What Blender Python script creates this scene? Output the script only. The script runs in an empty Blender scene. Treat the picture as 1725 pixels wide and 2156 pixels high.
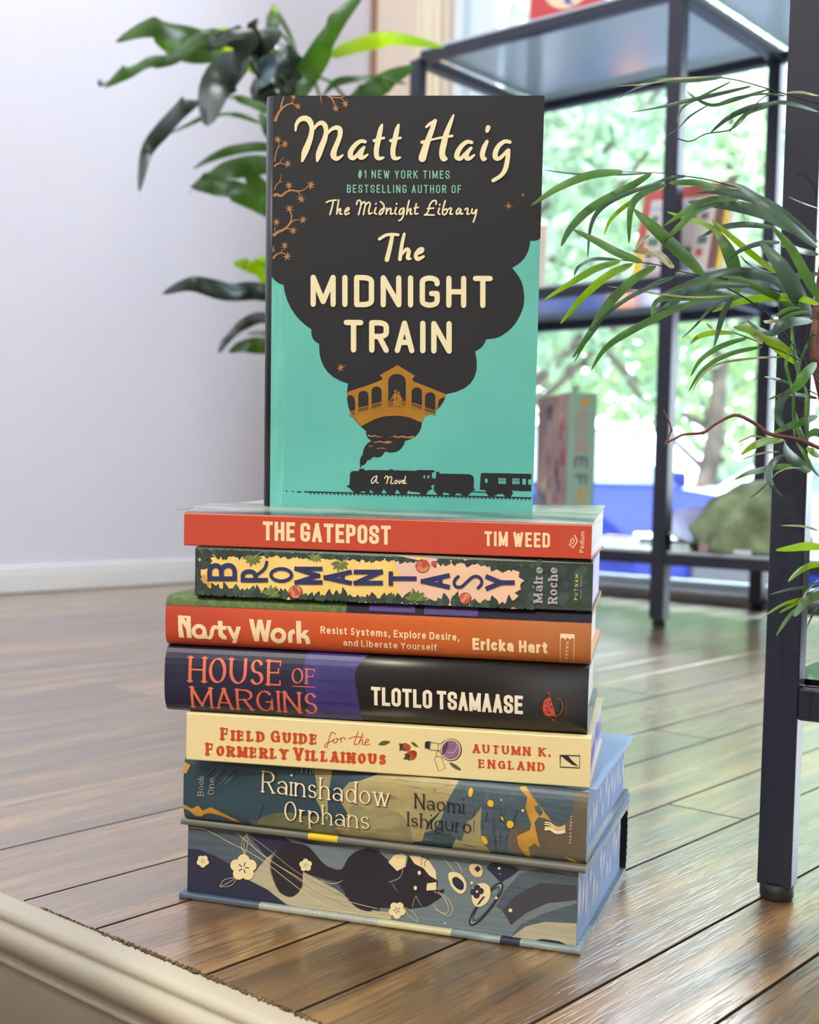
import bpy, bmesh, math, random
from mathutils import Vector, Matrix
from mathutils.geometry import tessellate_polygon
random.seed(7)
scn = bpy.context.scene
COL = scn.collection

# ------------------------------------------------------------------ camera
H = 0.251; FPX = 2650.0; PITCH = math.radians(3.0); ROLL = math.radians(1.3)
PCX = 862.5; PCY = 1009 + FPX * math.tan(PITCH)
cam_d = bpy.data.cameras.new('camera'); cam = bpy.data.objects.new('camera', cam_d); COL.objects.link(cam)
cam_d.sensor_fit = 'HORIZONTAL'; cam_d.sensor_width = 36.0; cam_d.lens = FPX / 1725 * 36.0
cam_d.shift_y = (PCY - 1078) / 1725.0
cam_d.clip_start = 0.02; cam_d.clip_end = 200
cam.matrix_world = (Matrix.Translation((0, 0, H)) @ Matrix.Rotation(math.pi/2 - PITCH, 4, 'X')
                    @ Matrix.Rotation(ROLL, 4, 'Z'))
cam_d.dof.use_dof = True; cam_d.dof.focus_distance = 0.70; cam_d.dof.aperture_fstop = 13.0
scn.camera = cam

# ------------------------------------------------------------------ view, world, lights
scn.view_settings.view_transform = 'Standard'; scn.view_settings.look = 'None'
scn.view_settings.gamma = 1; scn.view_settings.use_curve_mapping = False
scn.view_settings.exposure = 0.58
scn.cycles.max_bounces = 8; scn.cycles.diffuse_bounces = 5; scn.cycles.glossy_bounces = 4
scn.cycles.transparent_max_bounces = 12; scn.cycles.caustics_reflective = False; scn.cycles.caustics_refractive = False
scn.cycles.sample_clamp_indirect = 6
world = bpy.data.worlds.new('world'); scn.world = world; world.use_nodes = True
wn = world.node_tree.nodes; wl = world.node_tree.links
bg = wn['Background']; bg.inputs['Strength'].default_value = 8.0
bg.inputs['Color'].default_value = (0.76, 0.86, 1.0, 1)

def light(name, kind, loc, direction, energy, color, size=None, size_y=None, spread=None):
    d = bpy.data.lights.new(name, kind); d.energy = energy; d.color = color
    if kind == 'AREA':
        d.shape = 'RECTANGLE'; d.size = size; d.size_y = size_y or size
        if spread: d.spread = spread
    if kind == 'SUN': d.angle = math.radians(1.5)
    o = bpy.data.objects.new(name, d); COL.objects.link(o); o.location = loc
    o.rotation_euler = Vector(direction).to_track_quat('-Z', 'Y').to_euler()
    return o

# room axes: s runs along the floor boards (away and to the right), c across them (away and to the left)
SA = Vector((0.6468, 0.7627, 0)); CA = Vector((-0.7627, 0.6468, 0))
def sc(s, c, z=0.0): return SA * s + CA * c + Vector((0, 0, z))
ROOM_YAW = math.atan2(SA.y, SA.x)
SUNDIR = (SA * 0.50 + CA * 0.25 + Vector((0, 0, -0.75)))
light('sun', 'SUN', (0, 0, 6), SUNDIR, 7.0, (1.0, 0.96, 0.86))
# daylight that comes in through the window (sampling portal only, gives off nothing of its own)
pt = light('window_daylight_portal', 'AREA', sc(2.50, 0.45, 1.15), -SA, 1.0, (1, 1, 1), 2.9, 2.2)
pt.data.cycles.is_portal = True
# the shop's warm ceiling lamps, behind and above the camera
light('ceiling_lamp_warm', 'AREA', sc(-1.1, 0.15, 2.60), Vector((0.35, 0.55, -1)), 10, (1.0, 0.93, 0.80), 0.5, 0.5)
light('ceiling_lamp_hall', 'AREA', sc(-1.6, 1.3, 2.60), Vector((0.1, 0.2, -1)), 22, (1.0, 0.97, 0.94), 0.9, 0.9)
light('platform_wall_fill', 'AREA', sc(1.0, 1.5, 2.68), Vector((-0.1, 0.25, -1)), 20, (0.93, 0.94, 1.0), 0.8, 0.8)  # unseen cool fill over the platform, set to brighten the white wall

sp = light('added_warm_spot', 'SPOT', (-.55, -1.15, 2.25), Vector((.36, .74, .22)) - Vector((-.55, -1.15, 2.25)), 130, (1.0, 0.90, 0.70))  # added warm spot for the book fronts; cone edge imitates a shadow boundary
sp.data.spot_size = math.radians(22); sp.data.spot_blend = .02; sp.data.shadow_soft_size = .02
# ------------------------------------------------------------------ picture ray helpers (used to measure positions)
def ray(px, py):
    a = px - PCX; b = py - PCY
    x = a * math.cos(ROLL) + b * math.sin(ROLL); y = -a * math.sin(ROLL) + b * math.cos(ROLL)
    X, Y, Z = x / FPX, 1.0, -y / FPX
    c, s = math.cos(PITCH), math.sin(PITCH)
    return Vector((X, c * Y + s * Z, -s * Y + c * Z))
def at(px, py, d):
    r = ray(px, py); return Vector((0, 0, H)) + r * (d / r.y)
def on_s(px, py, s0):
    r = ray(px, py); return Vector((0, 0, H)) + r * (s0 / (SA.dot(r)))

# ------------------------------------------------------------------ materials
def lin(c):
    return tuple(((v/255)/12.92 if v/255 <= 0.04045 else ((v/255+0.055)/1.055)**2.4) for v in c) + (1.0,)
MATS = {}
def mat(name, rgb, rough=0.5, metal=0.0, spec=0.5, rgb2=None, nscale=8.0, stretch=(1,1,1), contrast=(0.35,0.65), bump=0.0, coat=0.0, emit=0.0, transm=0.0, detail=4.0, coord='Object'):
    if name in MATS: return MATS[name]
    m = bpy.data.materials.new(name); m.use_nodes = True; nt = m.node_tree; b = nt.nodes['Principled BSDF']
    b.inputs['Base Color'].default_value = lin(rgb); b.inputs['Roughness'].default_value = rough
    b.inputs['Metallic'].default_value = metal; b.inputs['Specular IOR Level'].default_value = spec
    b.inputs['Coat Weight'].default_value = coat; b.inputs['Coat Roughness'].default_value = 0.12
    b.inputs['Transmission Weight'].default_value = transm
    if emit: b.inputs['Emission Color'].default_value = lin(rgb); b.inputs['Emission Strength'].default_value = emit
    if rgb2 or bump:
        tc = nt.nodes.new('ShaderNodeTexCoord'); mp = nt.nodes.new('ShaderNodeMapping'); mp.inputs['Scale'].default_value = stretch
        nz = nt.nodes.new('ShaderNodeTexNoise'); nz.inputs['Scale'].default_value = nscale; nz.inputs['Detail'].default_value = detail
        nt.links.new(tc.outputs[coord], mp.inputs[0]); nt.links.new(mp.outputs[0], nz.inputs['Vector'])
        if rgb2:
            cr = nt.nodes.new('ShaderNodeValToRGB'); cr.color_ramp.elements[0].position = contrast[0]; cr.color_ramp.elements[1].position = contrast[1]
            cr.color_ramp.elements[0].color = lin(rgb); cr.color_ramp.elements[1].color = lin(rgb2)
            nt.links.new(nz.outputs['Fac'], cr.inputs[0]); nt.links.new(cr.outputs[0], b.inputs['Base Color'])
        if bump:
            bp = nt.nodes.new('ShaderNodeBump'); bp.inputs['Strength'].default_value = min(1, bump); bp.inputs['Distance'].default_value = 0.002
            nt.links.new(nz.outputs['Fac'], bp.inputs['Height']); nt.links.new(bp.outputs[0], b.inputs['Normal'])
    MATS[name] = m; return m

def wood_mat():
    m = bpy.data.materials.new('oak_boards'); m.use_nodes = True; nt = m.node_tree; N = nt.nodes; K = nt.links; b = N['Principled BSDF']
    tc = N.new('ShaderNodeTexCoord'); at_ = N.new('ShaderNodeAttribute'); at_.attribute_name = 'tone'; at_.attribute_type = 'GEOMETRY'
    off = N.new('ShaderNodeVectorMath'); off.operation = 'MULTIPLY_ADD'; off.inputs[1].default_value = (37, 0, 11)
    cx = N.new('ShaderNodeCombineXYZ'); K.new(at_.outputs['Fac'], cx.inputs[0]); K.new(at_.outputs['Fac'], cx.inputs[2])
    K.new(cx.outputs[0], off.inputs[0]); K.new(tc.outputs['Object'], off.inputs[2])
    mp = N.new('ShaderNodeMapping'); mp.inputs['Scale'].default_value = (2.2, 26, 1); K.new(off.outputs[0], mp.inputs[0])
    n1 = N.new('ShaderNodeTexNoise'); n1.inputs['Scale'].default_value = 1.6; n1.inputs['Detail'].default_value = 5; n1.inputs['Distortion'].default_value = 0.6; K.new(mp.outputs[0], n1.inputs['Vector'])
    mp2 = N.new('ShaderNodeMapping'); mp2.inputs['Scale'].default_value = (9, 190, 1); K.new(off.outputs[0], mp2.inputs[0])
    n2 = N.new('ShaderNodeTexNoise'); n2.inputs['Scale'].default_value = 3.0; n2.inputs['Detail'].default_value = 3; n2.inputs['Distortion'].default_value = 0.3; K.new(mp2.outputs[0], n2.inputs['Vector'])
    cr = N.new('ShaderNodeValToRGB'); e = cr.color_ramp.elements
    e[0].position = 0.30; e[0].color = lin((46, 29, 11)); e[1].position = 0.72; e[1].color = lin((172, 130, 76))
    x = e.new(0.5); x.color = lin((114, 80, 40)); K.new(n1.outputs['Fac'], cr.inputs[0])
    cr2 = N.new('ShaderNodeValToRGB'); f = cr2.color_ramp.elements; f[0].position = 0.36; f[0].color = (0.22, 0.18, 0.15, 1); f[1].position = 0.47; f[1].color = (1, 1, 1, 1); K.new(n2.outputs['Fac'], cr2.inputs[0])
    mx = N.new('ShaderNodeMix'); mx.data_type = 'RGBA'; mx.blend_type = 'MULTIPLY'; mx.inputs[0].default_value = 0.85; K.new(cr.outputs[0], mx.inputs[6]); K.new(cr2.outputs[0], mx.inputs[7])
    tn = N.new('ShaderNodeMapRange'); tn.inputs[3].default_value = 0.72; tn.inputs[4].default_value = 1.22; K.new(at_.outputs['Fac'], tn.inputs[0])
    hs = N.new('ShaderNodeHueSaturation'); K.new(mx.outputs[2], hs.inputs['Color']); K.new(tn.outputs[0], hs.inputs['Value']); K.new(hs.outputs[0], b.inputs['Base Color'])
    # worn varnish: roughness and bump
    n3 = N.new('ShaderNodeTexNoise'); n3.inputs['Scale'].default_value = 9; n3.inputs['Detail'].default_value = 5; K.new(tc.outputs['Object'], n3.inputs['Vector'])
    mr = N.new('ShaderNodeMapRange'); mr.inputs[3].default_value = 0.30; mr.inputs[4].default_value = 0.45; K.new(n3.outputs['Fac'], mr.inputs[0]); K.new(mr.outputs[0], b.inputs['Roughness'])
    bp = N.new('ShaderNodeBump'); bp.inputs['Strength'].default_value = 0.30; bp.inputs['Distance'].default_value = 0.0005; K.new(cr2.outputs[0], bp.inputs['Height'])
    b2 = N.new('ShaderNodeBump'); b2.inputs['Strength'].default_value = 0.12; b2.inputs['Distance'].default_value = 0.004; K.new(n1.outputs['Fac'], b2.inputs['Height']); K.new(bp.outputs[0], b2.inputs['Normal'])
    K.new(b2.outputs[0], b.inputs['Normal']); b.inputs['IOR'].default_value = 3.6
    b.inputs['Coat Weight'].default_value = 0.8; b.inputs['Coat Roughness'].default_value = 0.17; b.inputs['Coat IOR'].default_value = 2.5; K.new(b2.outputs[0], b.inputs['Coat Normal'])
    b.inputs['Specular Tint'].default_value = (1.0, 0.90, 0.74, 1)
    return m

def glass_mat(name='window_glass', tint=(1, 1, 1, 1)):
    m = bpy.data.materials.new(name); m.use_nodes = True; nt = m.node_tree; N = nt.nodes; K = nt.links
    N.remove(N['Principled BSDF']); out = N['Material Output']
    t = N.new('ShaderNodeBsdfTransparent'); t.inputs[0].default_value = tint
    g = N.new('ShaderNodeBsdfGlossy'); g.inputs['Roughness'].default_value = 0.02
    fr = N.new('ShaderNodeFresnel'); fr.inputs[0].default_value = 1.45
    mx = N.new('ShaderNodeMixShader'); K.new(fr.outputs[0], mx.inputs[0]); K.new(t.outputs[0], mx.inputs[1]); K.new(g.outputs[0], mx.inputs[2]); K.new(mx.outputs[0], out.inputs[0])
    return m

def leaf_mat(name, rgb, rgb2, trans=0.35, rough=0.4, nscale=20, sat=1.15):
    m = bpy.data.materials.new(name); m.use_nodes = True; nt = m.node_tree; N = nt.nodes; K = nt.links; b = N['Principled BSDF']; out = N['Material Output']
    tc = N.new('ShaderNodeTexCoord'); nz = N.new('ShaderNodeTexNoise'); nz.inputs['Scale'].default_value = nscale; K.new(tc.outputs['Object'], nz.inputs['Vector'])
    cr = N.new('ShaderNodeValToRGB'); cr.color_ramp.elements[0].position = 0.35; cr.color_ramp.elements[1].position = 0.65
    cr.color_ramp.elements[0].color = lin(rgb); cr.color_ramp.elements[1].color = lin(rgb2); K.new(nz.outputs['Fac'], cr.inputs[0])
    K.new(cr.outputs[0], b.inputs['Base Color']); b.inputs['Roughness'].default_value = rough
    tr = N.new('ShaderNodeBsdfTranslucent'); hs = N.new('ShaderNodeHueSaturation'); hs.inputs['Value'].default_value = 1.7; hs.inputs['Hue'].default_value = 0.47; hs.inputs['Saturation'].default_value = sat
    K.new(cr.outputs[0], hs.inputs['Color']); K.new(hs.outputs[0], tr.inputs[0])
    mx = N.new('ShaderNodeMixShader'); mx.inputs[0].default_value = trans; K.new(b.outputs[0], mx.inputs[1]); K.new(tr.outputs[0], mx.inputs[2]); K.new(mx.outputs[0], out.inputs[0])
    return m

# ------------------------------------------------------------------ object helpers
def tag(o, label=None, cat=None, group=None, kind=None):
    if label: o['label'] = label
    if cat: o['category'] = cat
    if group: o['group'] = group
    if kind: o['kind'] = kind
    return o
def empty(name, loc, rot=(0, 0, 0)):
    o = bpy.data.objects.new(name, None); COL.objects.link(o); o.location = loc; o.rotation_euler = rot; o.empty_display_size = 0.02
    return o
def link(name, bm, mats, parent=None, loc=(0, 0, 0), rot=(0, 0, 0), smooth=False, bevel=0.0):
    me = bpy.data.meshes.new(name); bm.normal_update(); bm.to_mesh(me); bm.free()
    for m in (mats if isinstance(mats, (list, tuple)) else [mats]): me.materials.append(m)
    o = bpy.data.objects.new(name, me); COL.objects.link(o); o.location = loc; o.rotation_euler = rot
    if parent: o.parent = parent
    if smooth:
        for p in me.polygons: p.use_smooth = True
    if bevel:
        md = o.modifiers.new('bevel', 'BEVEL'); md.width = bevel; md.segments = 2; md.limit_method = 'ANGLE'
    return o
def box(bm, x0, x1, y0, y1, z0, z1, mi=0, M=None):
    vs = [bm.verts.new(Vector(p) if M is None else M @ Vector(p)) for p in
          ((x0,y0,z0),(x1,y0,z0),(x1,y1,z0),(x0,y1,z0),(x0,y0,z1),(x1,y0,z1),(x1,y1,z1),(x0,y1,z1))]
    for f in ((0,3,2,1),(4,5,6,7),(0,1,5,4),(1,2,6,5),(2,3,7,6),(3,0,4,7)):
        q = bm.faces.new([vs[i] for i in f]); q.material_index = mi
def tube(bm, pts, rads, n=8, mi=0, cap=True):
    rings = []
    for i, p in enumerate(pts):
        p = Vector(p); t = (Vector(pts[min(i+1, len(pts)-1)]) - Vector(pts[max(i-1, 0)])).normalized()
        a = t.orthogonal() if i == 0 else (pa - t * pa.dot(t)); a.normalize(); pa = a; b = t.cross(a)
        r = rads[i] if isinstance(rads, (list, tuple)) else rads
        rings.append([bm.verts.new(p + a * math.cos(2*math.pi*k/n) * r + b * math.sin(2*math.pi*k/n) * r) for k in range(n)])
    for i in range(len(rings)-1):
        for k in range(n):
            f = bm.faces.new((rings[i][k], rings[i][(k+1) % n], rings[i+1][(k+1) % n], rings[i+1][k])); f.material_index = mi; f.smooth = True
    if cap:
        for rg in (rings[0][::-1], rings[-1]):
            f = bm.faces.new(rg); f.material_index = mi
def catmull(P, n=6, closed=False):
    out = []; m = len(P)
    rng = range(m) if closed else range(m-1)
    for i in rng:
        if closed: p0, p1, p2, p3 = P[(i-1) % m], P[i], P[(i+1) % m], P[(i+2) % m]
        else: p0, p1, p2, p3 = P[max(i-1, 0)], P[i], P[i+1], P[min(i+2, m-1)]
        for k in range(n):
            t = k / n
            out.append(tuple(0.5*((2*b)+(-a+c)*t+(2*a-5*b+4*c-d)*t*t+(-a+3*b-3*c+d)*t**3) for a, b, c, d in zip(p0, p1, p2, p3)))
    if not closed: out.append(tuple(P[-1]))
    return out

# ------------------------------------------------------------------ stroke lettering
CAPS = {
'A': (1.0, "M0,0 L.5,1; M.5,1 L1,0; m.2,.3 L.8,.3"), 'B': (.95, "M0,0 L0,1; m0,1 L.5,1 h1,1-q L1,.53+q v.5,.53 L0,.53; m.5,.53 h1,.53-q L1,q v.5,0 L0,0"),
'D': (1.0, "M0,0 L0,1; m0,1 L.45,1 h1,1-r L1,r v.45,0 L0,0"), 'E': (.82, "M0,0 L0,1; m0,1 L1,1; m0,.52 L.85,.52; m0,0 L1,0"),
'F': (.8, "M0,0 L0,1; m0,1 L1,1; m0,.5 L.85,.5"), 'H': (1.0, "M0,0 L0,1; M1,0 L1,1; m0,.5 L1,.5"), 'I': (0.0, "M0,0 L0,1"),
'K': (1.0, "M0,0 L0,1; M.95,1 L0,.42; M.3,.6 L1,0"), 'L': (.8, "M0,0 L0,1; m0,0 L1,0"), 'M': (1.35, "M0,0 L0,1; M0,1 L.5,.1; m.5,.1 L1,1; M1,1 L1,0"),
'N': (1.05, "M0,0 L0,1; m0,1 L1,0; M1,0 L1,1"), 'O': (1.0, "m.5,1 h1,1-r L1,r v.5,0 h0,r L0,1-r v.5,1"),
'P': (.95, "M0,0 L0,1; m0,1 L.5,1 h1,1-q L1,.45+q v.5,.45 L0,.45"), 'R': (1.0, "M0,0 L0,1; m0,1 L.5,1 h1,1-q L1,.5+q v.5,.5 L0,.5; M.5,.5 L1,0"),
'T': (1.0, "M.5,0 L.5,1; m0,1 L1,1"), 'U': (1.0, "M0,1 L0,r; m0,r v.5,0 h1,r L1,1"), 'V': (1.05, "M0,1 L.5,0; M.5,0 L1,1"),
'W': (1.5, "M0,1 L.27,0; m.27,0 L.5,.9; m.5,.9 L.73,0; M.73,0 L1,1"), 'Y': (1.0, "M0,1 L.5,.45; M1,1 L.5,.45; M.5,.45 L.5,0"),
'#': (1.0, "m.2,0 L.4,1; m.6,0 L.8,1; m0,.33 L.95,.33; m.05,.66 L1,.66"), '1': (.35, "m1,0 L1,1; m1,1 L0,.8"), '.': (.0, "m0,0 L0,.03"), ',': (.15, "m1,.04 L0,-.16"),
'3': (.9, "A.5,.75,.45,.25,150,-90; A.5,.25,.5,.25,90,-150"), '8': (.9, "A.5,.76,.42,.24,0,360; A.5,.26,.5,.26,0,360"), '-': (.6, "m0,.45 L1,.45"),
}
COND = {'C': (1.0, "m1,.74 L1,1-r v.5,1 h0,1-r L0,r v.5,0 h1,r L1,.27"), 'G': (1.0, "m1,.79 L1,1-r v.5,1 h0,1-r L0,r v.5,0 h1,r L1,.40; m1,.43 L.62,.43"),
        'S': (1.0, "m1,.75 L1,1-q v.5,1 h0,1-q L0,.72 v.2,.56 L.8,.42 h1,.26 L1,q v.5,0 h0,q L0,.26")}
RND = {'C': (1.0, "A.52,.5,.52,.5,48,312"), 'G': (1.05, "A.5,.5,.5,.5,48,340; M.97,.1 L.97,.46; m.6,.46 L1,.46"),
       'S': (.75, "A.5,.75,.42,.25,30,270; A.5,.25,.48,.25,90,-150")}
LOW = {
'a': (.8, "m1,0 L1,.62*X; A.5,.62*X,.5,.38*X,0,150; A.48,.28*X,.48,.28*X,0,360"), 'b': (.85, "M0,0 L0,1; A.5,.5*X,.5,.5*X,0,360"), 'c': (.75, "A.52,.5*X,.52,.5*X,45,315"),
'd': (.85, "M1,0 L1,1; A.5,.5*X,.5,.5*X,0,360"), 'e': (.82, "m.03,.52*X L1,.52*X; A.5,.5*X,.5,.5*X,0,312"), 'f': (.55, "m.35,0 L.35,.8; A.85,.8,.5,.2,180,80; m0,X L.85,X"),
'g': (.85, "A.5,.5*X,.5,.5*X,0,360; m1,X L1,-.08; A.5,-.08,.5,.22,0,-150"), 'h': (.8, "M0,0 L0,1; A.5,.6*X,.5,.4*X,180,0; M1,.6*X L1,0"), 'i': (0, "M0,0 L0,X; D0,.97"),
'k': (.8, "M0,0 L0,1; m.9,X L.05,.38*X; m.3,.5*X L1,0"), 'l': (0, "M0,0 L0,1"), 'm': (1.45, "M0,0 L0,X; A.25,.6*X,.25,.4*X,180,0; M.5,.6*X L.5,0; A.75,.6*X,.25,.4*X,180,0; M1,.6*X L1,0"),
'n': (.8, "M0,0 L0,X; A.5,.6*X,.5,.4*X,180,0; M1,.6*X L1,0"), 'o': (.88, "A.5,.5*X,.5,.5*X,0,360"), 'p': (.85, "M0,X L0,-.3; A.5,.5*X,.5,.5*X,0,360"),
'r': (.42, "M0,0 L0,X; A.75,.6*X,.7,.4*X,180,75"), 's': (.65, "A.5,.74*X,.45,.26*X,35,270; A.5,.25*X,.48,.25*X,90,-145"), 't': (.55, "m.35,.92 L.35,.2; A.75,.2,.4,.2,180,285; m0,X L.85,X"),
'u': (.8, "m0,X L0,.4*X; A.5,.4*X,.5,.4*X,180,360; m1,X L1,0"), 'w': (1.35, "M0,X L.27,0; m.27,0 L.5,X; M.5,X L.73,0; m.73,0 L1,X"), 'v': (.8, "M0,X L.5,0; M.5,0 L1,X"),
'x': (.75, "m0,X L1,0; m1,X L0,0"), 'y': (.8, "M0,X L.5,.05; M1,X L.3,-.3"),
}
def glyph_paths(ch, st):
    tab = None
    if ch in 'CGS': tab = (RND if st.get('round') else COND)[ch]
    elif ch in CAPS: tab = CAPS[ch]
    else: tab = LOW[ch]
    r = st.get('r', 0.2); env = {'r': r, 'q': min(r, 0.23), 'X': st.get('X', 0.7)}
    w, src = tab; out = []
    def ev(t): return [float(eval(e, {}, env)) for e in t.split(',')]
    for s in src.split(';'):
        pts = []; serif = False; dot = None
        for tok in s.split():
            k, a = tok[0], ev(tok[1:])
            if k in 'Mm': pts = [tuple(a)]; serif = (k == 'M')
            elif k == 'L':
                if (abs(pts[-1][0]-a[0]) + abs(pts[-1][1]-a[1])) > 1e-4: pts.append(tuple(a))
            elif k in 'hv':
                x0, y0 = pts[-1]; x1, y1 = a; n = 7
                for i in range(1, n+1):
                    t = i/n*math.pi/2
                    if k == 'h': pts.append((x0+(x1-x0)*math.sin(t), y1+(y0-y1)*math.cos(t)))
                    else: pts.append((x1+(x0-x1)*math.cos(t), y0+(y1-y0)*math.sin(t)))
            elif k == 'A':
                cx, cy, rx, ry, a0, a1 = a; n = max(6, int(abs(a1-a0)/20))
                pts = [(cx+rx*math.cos(math.radians(a0+(a1-a0)*i/n)), cy+ry*math.sin(math.radians(a0+(a1-a0)*i/n))) for i in range(n+1)]
            elif k == 'D': dot = tuple(a)
        out.append((pts, serif, dot))
    return w, out

class Art:
    """Flat printed shapes laid on a surface. Points are measured on the flat face (fx, fy) through
    a four-corner mapping, then carried by surf(u, v, lift) into the object's own space."""
    def __init__(s, bm, slots, quad, L, T, surf, vcuts=None):
        s.bm, s.slots, s.L, s.T, s.surf, s.vcuts = bm, slots, L, T, surf, vcuts
        if isinstance(quad, Matrix): quad = [proj(quad @ nose(surf(u, v, 0), surf(u, T/2, 0))) for u, v in ((0, T), (L, T), (0, 0), (L, 0))]
        s.Hm = homography(quad, [(0, T), (L, T), (0, 0), (L, 0)]); s.clip = True; s.k = 0
    def slot(s, m):
        if m not in s.slots: s.slots.append(m)
        return s.slots.index(m)
    def uv(s, p):
        h = s.Hm; x, y = p[0], p[1]; d = h[6]*x + h[7]*y + 1
        return ((h[0]*x+h[1]*y+h[2])/d, (h[3]*x+h[4]*y+h[5])/d)
    def face(s, uvp, mi, lift):
        s.k = (s.k + 1) % 28; lift += s.k*1.5e-6
        if s.clip:
            for ax, lim, sg in ((0, 0, 1), (0, s.L, -1), (1, 0, 1), (1, s.T, -1)):
                uvp = clip(uvp, ax, lim, sg)
                if len(uvp) < 3: return
        parts = [uvp]
        if s.vcuts:
            parts = []
            for a, b in zip(s.vcuts[:-1], s.vcuts[1:]):
                q = clip(clip(uvp, 1, a, 1), 1, b, -1)
                if len(q) > 2: parts.append(q)
        for q in parts:
            ar = sum(q[i][0]*q[(i+1) % len(q)][1]-q[(i+1) % len(q)][0]*q[i][1] for i in range(len(q)))
            if abs(ar) < 1e-10: continue
            if ar < 0: q = q[::-1]
            f = s.bm.faces.new([s.bm.verts.new(s.surf(u, v, lift)) for u, v in q]); f.material_index = mi
    def poly(s, pts, m, lv=1, smooth=0, holes=()):
        if smooth: pts = catmull(pts, smooth, True)
        mi = s.slot(m); loops = [[s.uv(p) for p in pts]] + [[s.uv(p) for p in h] for h in holes]
        V = [Vector((a, b, 0)) for lp in loops for a, b in lp]
        for t in tessellate_polygon([[Vector((a, b, 0)) for a, b in lp] for lp in loops]):
            s.face([(V[i].x, V[i].y) for i in t], mi, lv*LV)
    def conv(s, pts, m, lv=1): s.face([s.uv(p) for p in pts], s.slot(m), lv*LV)
    def disc(s, c, rx, m, lv=1, ry=None, n=14, rot=0):
        ry = ry or rx; cr, sr = math.cos(rot), math.sin(rot)
        s.conv([(c[0]+rx*math.cos(t)*cr-ry*math.sin(t)*sr, c[1]+rx*math.cos(t)*sr+ry*math.sin(t)*cr) for t in [2*math.pi*i/n for i in range(n)]], m, lv)
    def brush(s, P, m, lv=1, w=None, n=5, taper=False, joins=True):
        """P: (x, y) or (x, y, width)"""
        Q = [tuple(p) if len(p) > 2 else (p[0], p[1], w) for p in P]
        if n: Q = catmull(Q, n)
        if taper:
            k = len(Q)-1; Q = [(a, b, c*max(0.12, math.sin(math.pi*(0.08+0.84*i/k))**0.7)) for i, (a, b, c) in enumerate(Q)]
        L_, R_ = [], []
        for i in range(len(Q)):
            a, b = Q[max(i-1, 0)], Q[min(i+1, len(Q)-1)]; dx, dy = b[0]-a[0], b[1]-a[1]; l = math.hypot(dx, dy) or 1
            nx, ny = -dy/l*Q[i][2]/2, dx/l*Q[i][2]/2
            L_.append((Q[i][0]+nx, Q[i][1]+ny)); R_.append((Q[i][0]-nx, Q[i][1]-ny))
        for i in range(len(Q)-1):
            s.conv([L_[i], L_[i+1], R_[i+1]], m, lv); s.conv([L_[i], R_[i+1], R_[i]], m, lv)
        if joins and not taper:
            for q in (Q[0], Q[-1]): s.disc(q[:2], q[2]/2, m, lv, n=10)
    def seg(s, P, m, lv, o, R, U, wf, cap):
        """glyph stroke; o origin, R unit right vec, U unit up vec, P glyph points in px units"""
        def W(p): return (o[0]+R[0]*p[0]+U[0]*p[1], o[1]+R[1]*p[0]+U[1]*p[1])
        n = len(P)
        for i in range(n-1):
            a, b = P[i], P[i+1]; dx, dy = b[0]-a[0], b[1]-a[1]; l = math.hypot(dx, dy)
            if l < 1e-6: continue
            ex, ey = dx/l, dy/l; t = wf(ex, ey)
            e0 = (t*cap if i == 0 else 0); e1 = (t*cap if i == n-2 else 0)
            a2 = (a[0]-ex*e0, a[1]-ey*e0); b2 = (b[0]+ex*e1, b[1]+ey*e1); nx, ny = -ey*t/2, ex*t/2
            s.conv([W((a2[0]+nx, a2[1]+ny)), W((b2[0]+nx, b2[1]+ny)), W((b2[0]-nx, b2[1]-ny)), W((a2[0]-nx, a2[1]-ny))], m, lv)
            if i > 0 or cap == 0:
                q = W(a); s.disc(q, t/2, m, lv, n=8)
        if cap == 0: s.disc(W(P[-1]), t/2, m, lv, n=8)
    def text(s, txt, p0, p1, up, m, lv=1, t=0.14, thin=None, serif=0, slab=False, w=0.5, gap=0.16, space=0.35, r=0.2, X=0.7, rnd=False, cap=None, small=0.0, skew=0.0, shadow=None):
        """draw txt from baseline point p0 to p1; up = picture vector of the cap height"""
        hh = math.hypot(*up); U = (up[0]/hh, up[1]/hh); bl = math.hypot(p1[0]-p0[0], p1[1]-p0[1]); R = ((p1[0]-p0[0])/bl, (p1[1]-p0[1])/bl)
        st = dict(r=r, X=X, round=rnd); thin_ = thin if thin is not None else t
        if cap is None: cap = 0.0 if not serif and thin is None else 0.0
        x = 0; items = []; first = True
        for ch in txt:
            if ch == ' ': x += space; first = True; continue
            sc_ = 1.0
            if small:
                if not first: sc_ = small
                first = False
            gw, paths = glyph_paths(ch, st); items.append((x, gw*w*sc_, sc_, paths)); x += gw*w*sc_ + t + gap
        tot = x - gap; k = bl/(tot*hh)
        def wf(ex, ey):
            v = abs(ex*math.sin(math.radians(-18)) + ey*math.cos(math.radians(-18)))
            return hh*(thin_ + (t-thin_)*v**1.3)
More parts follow.
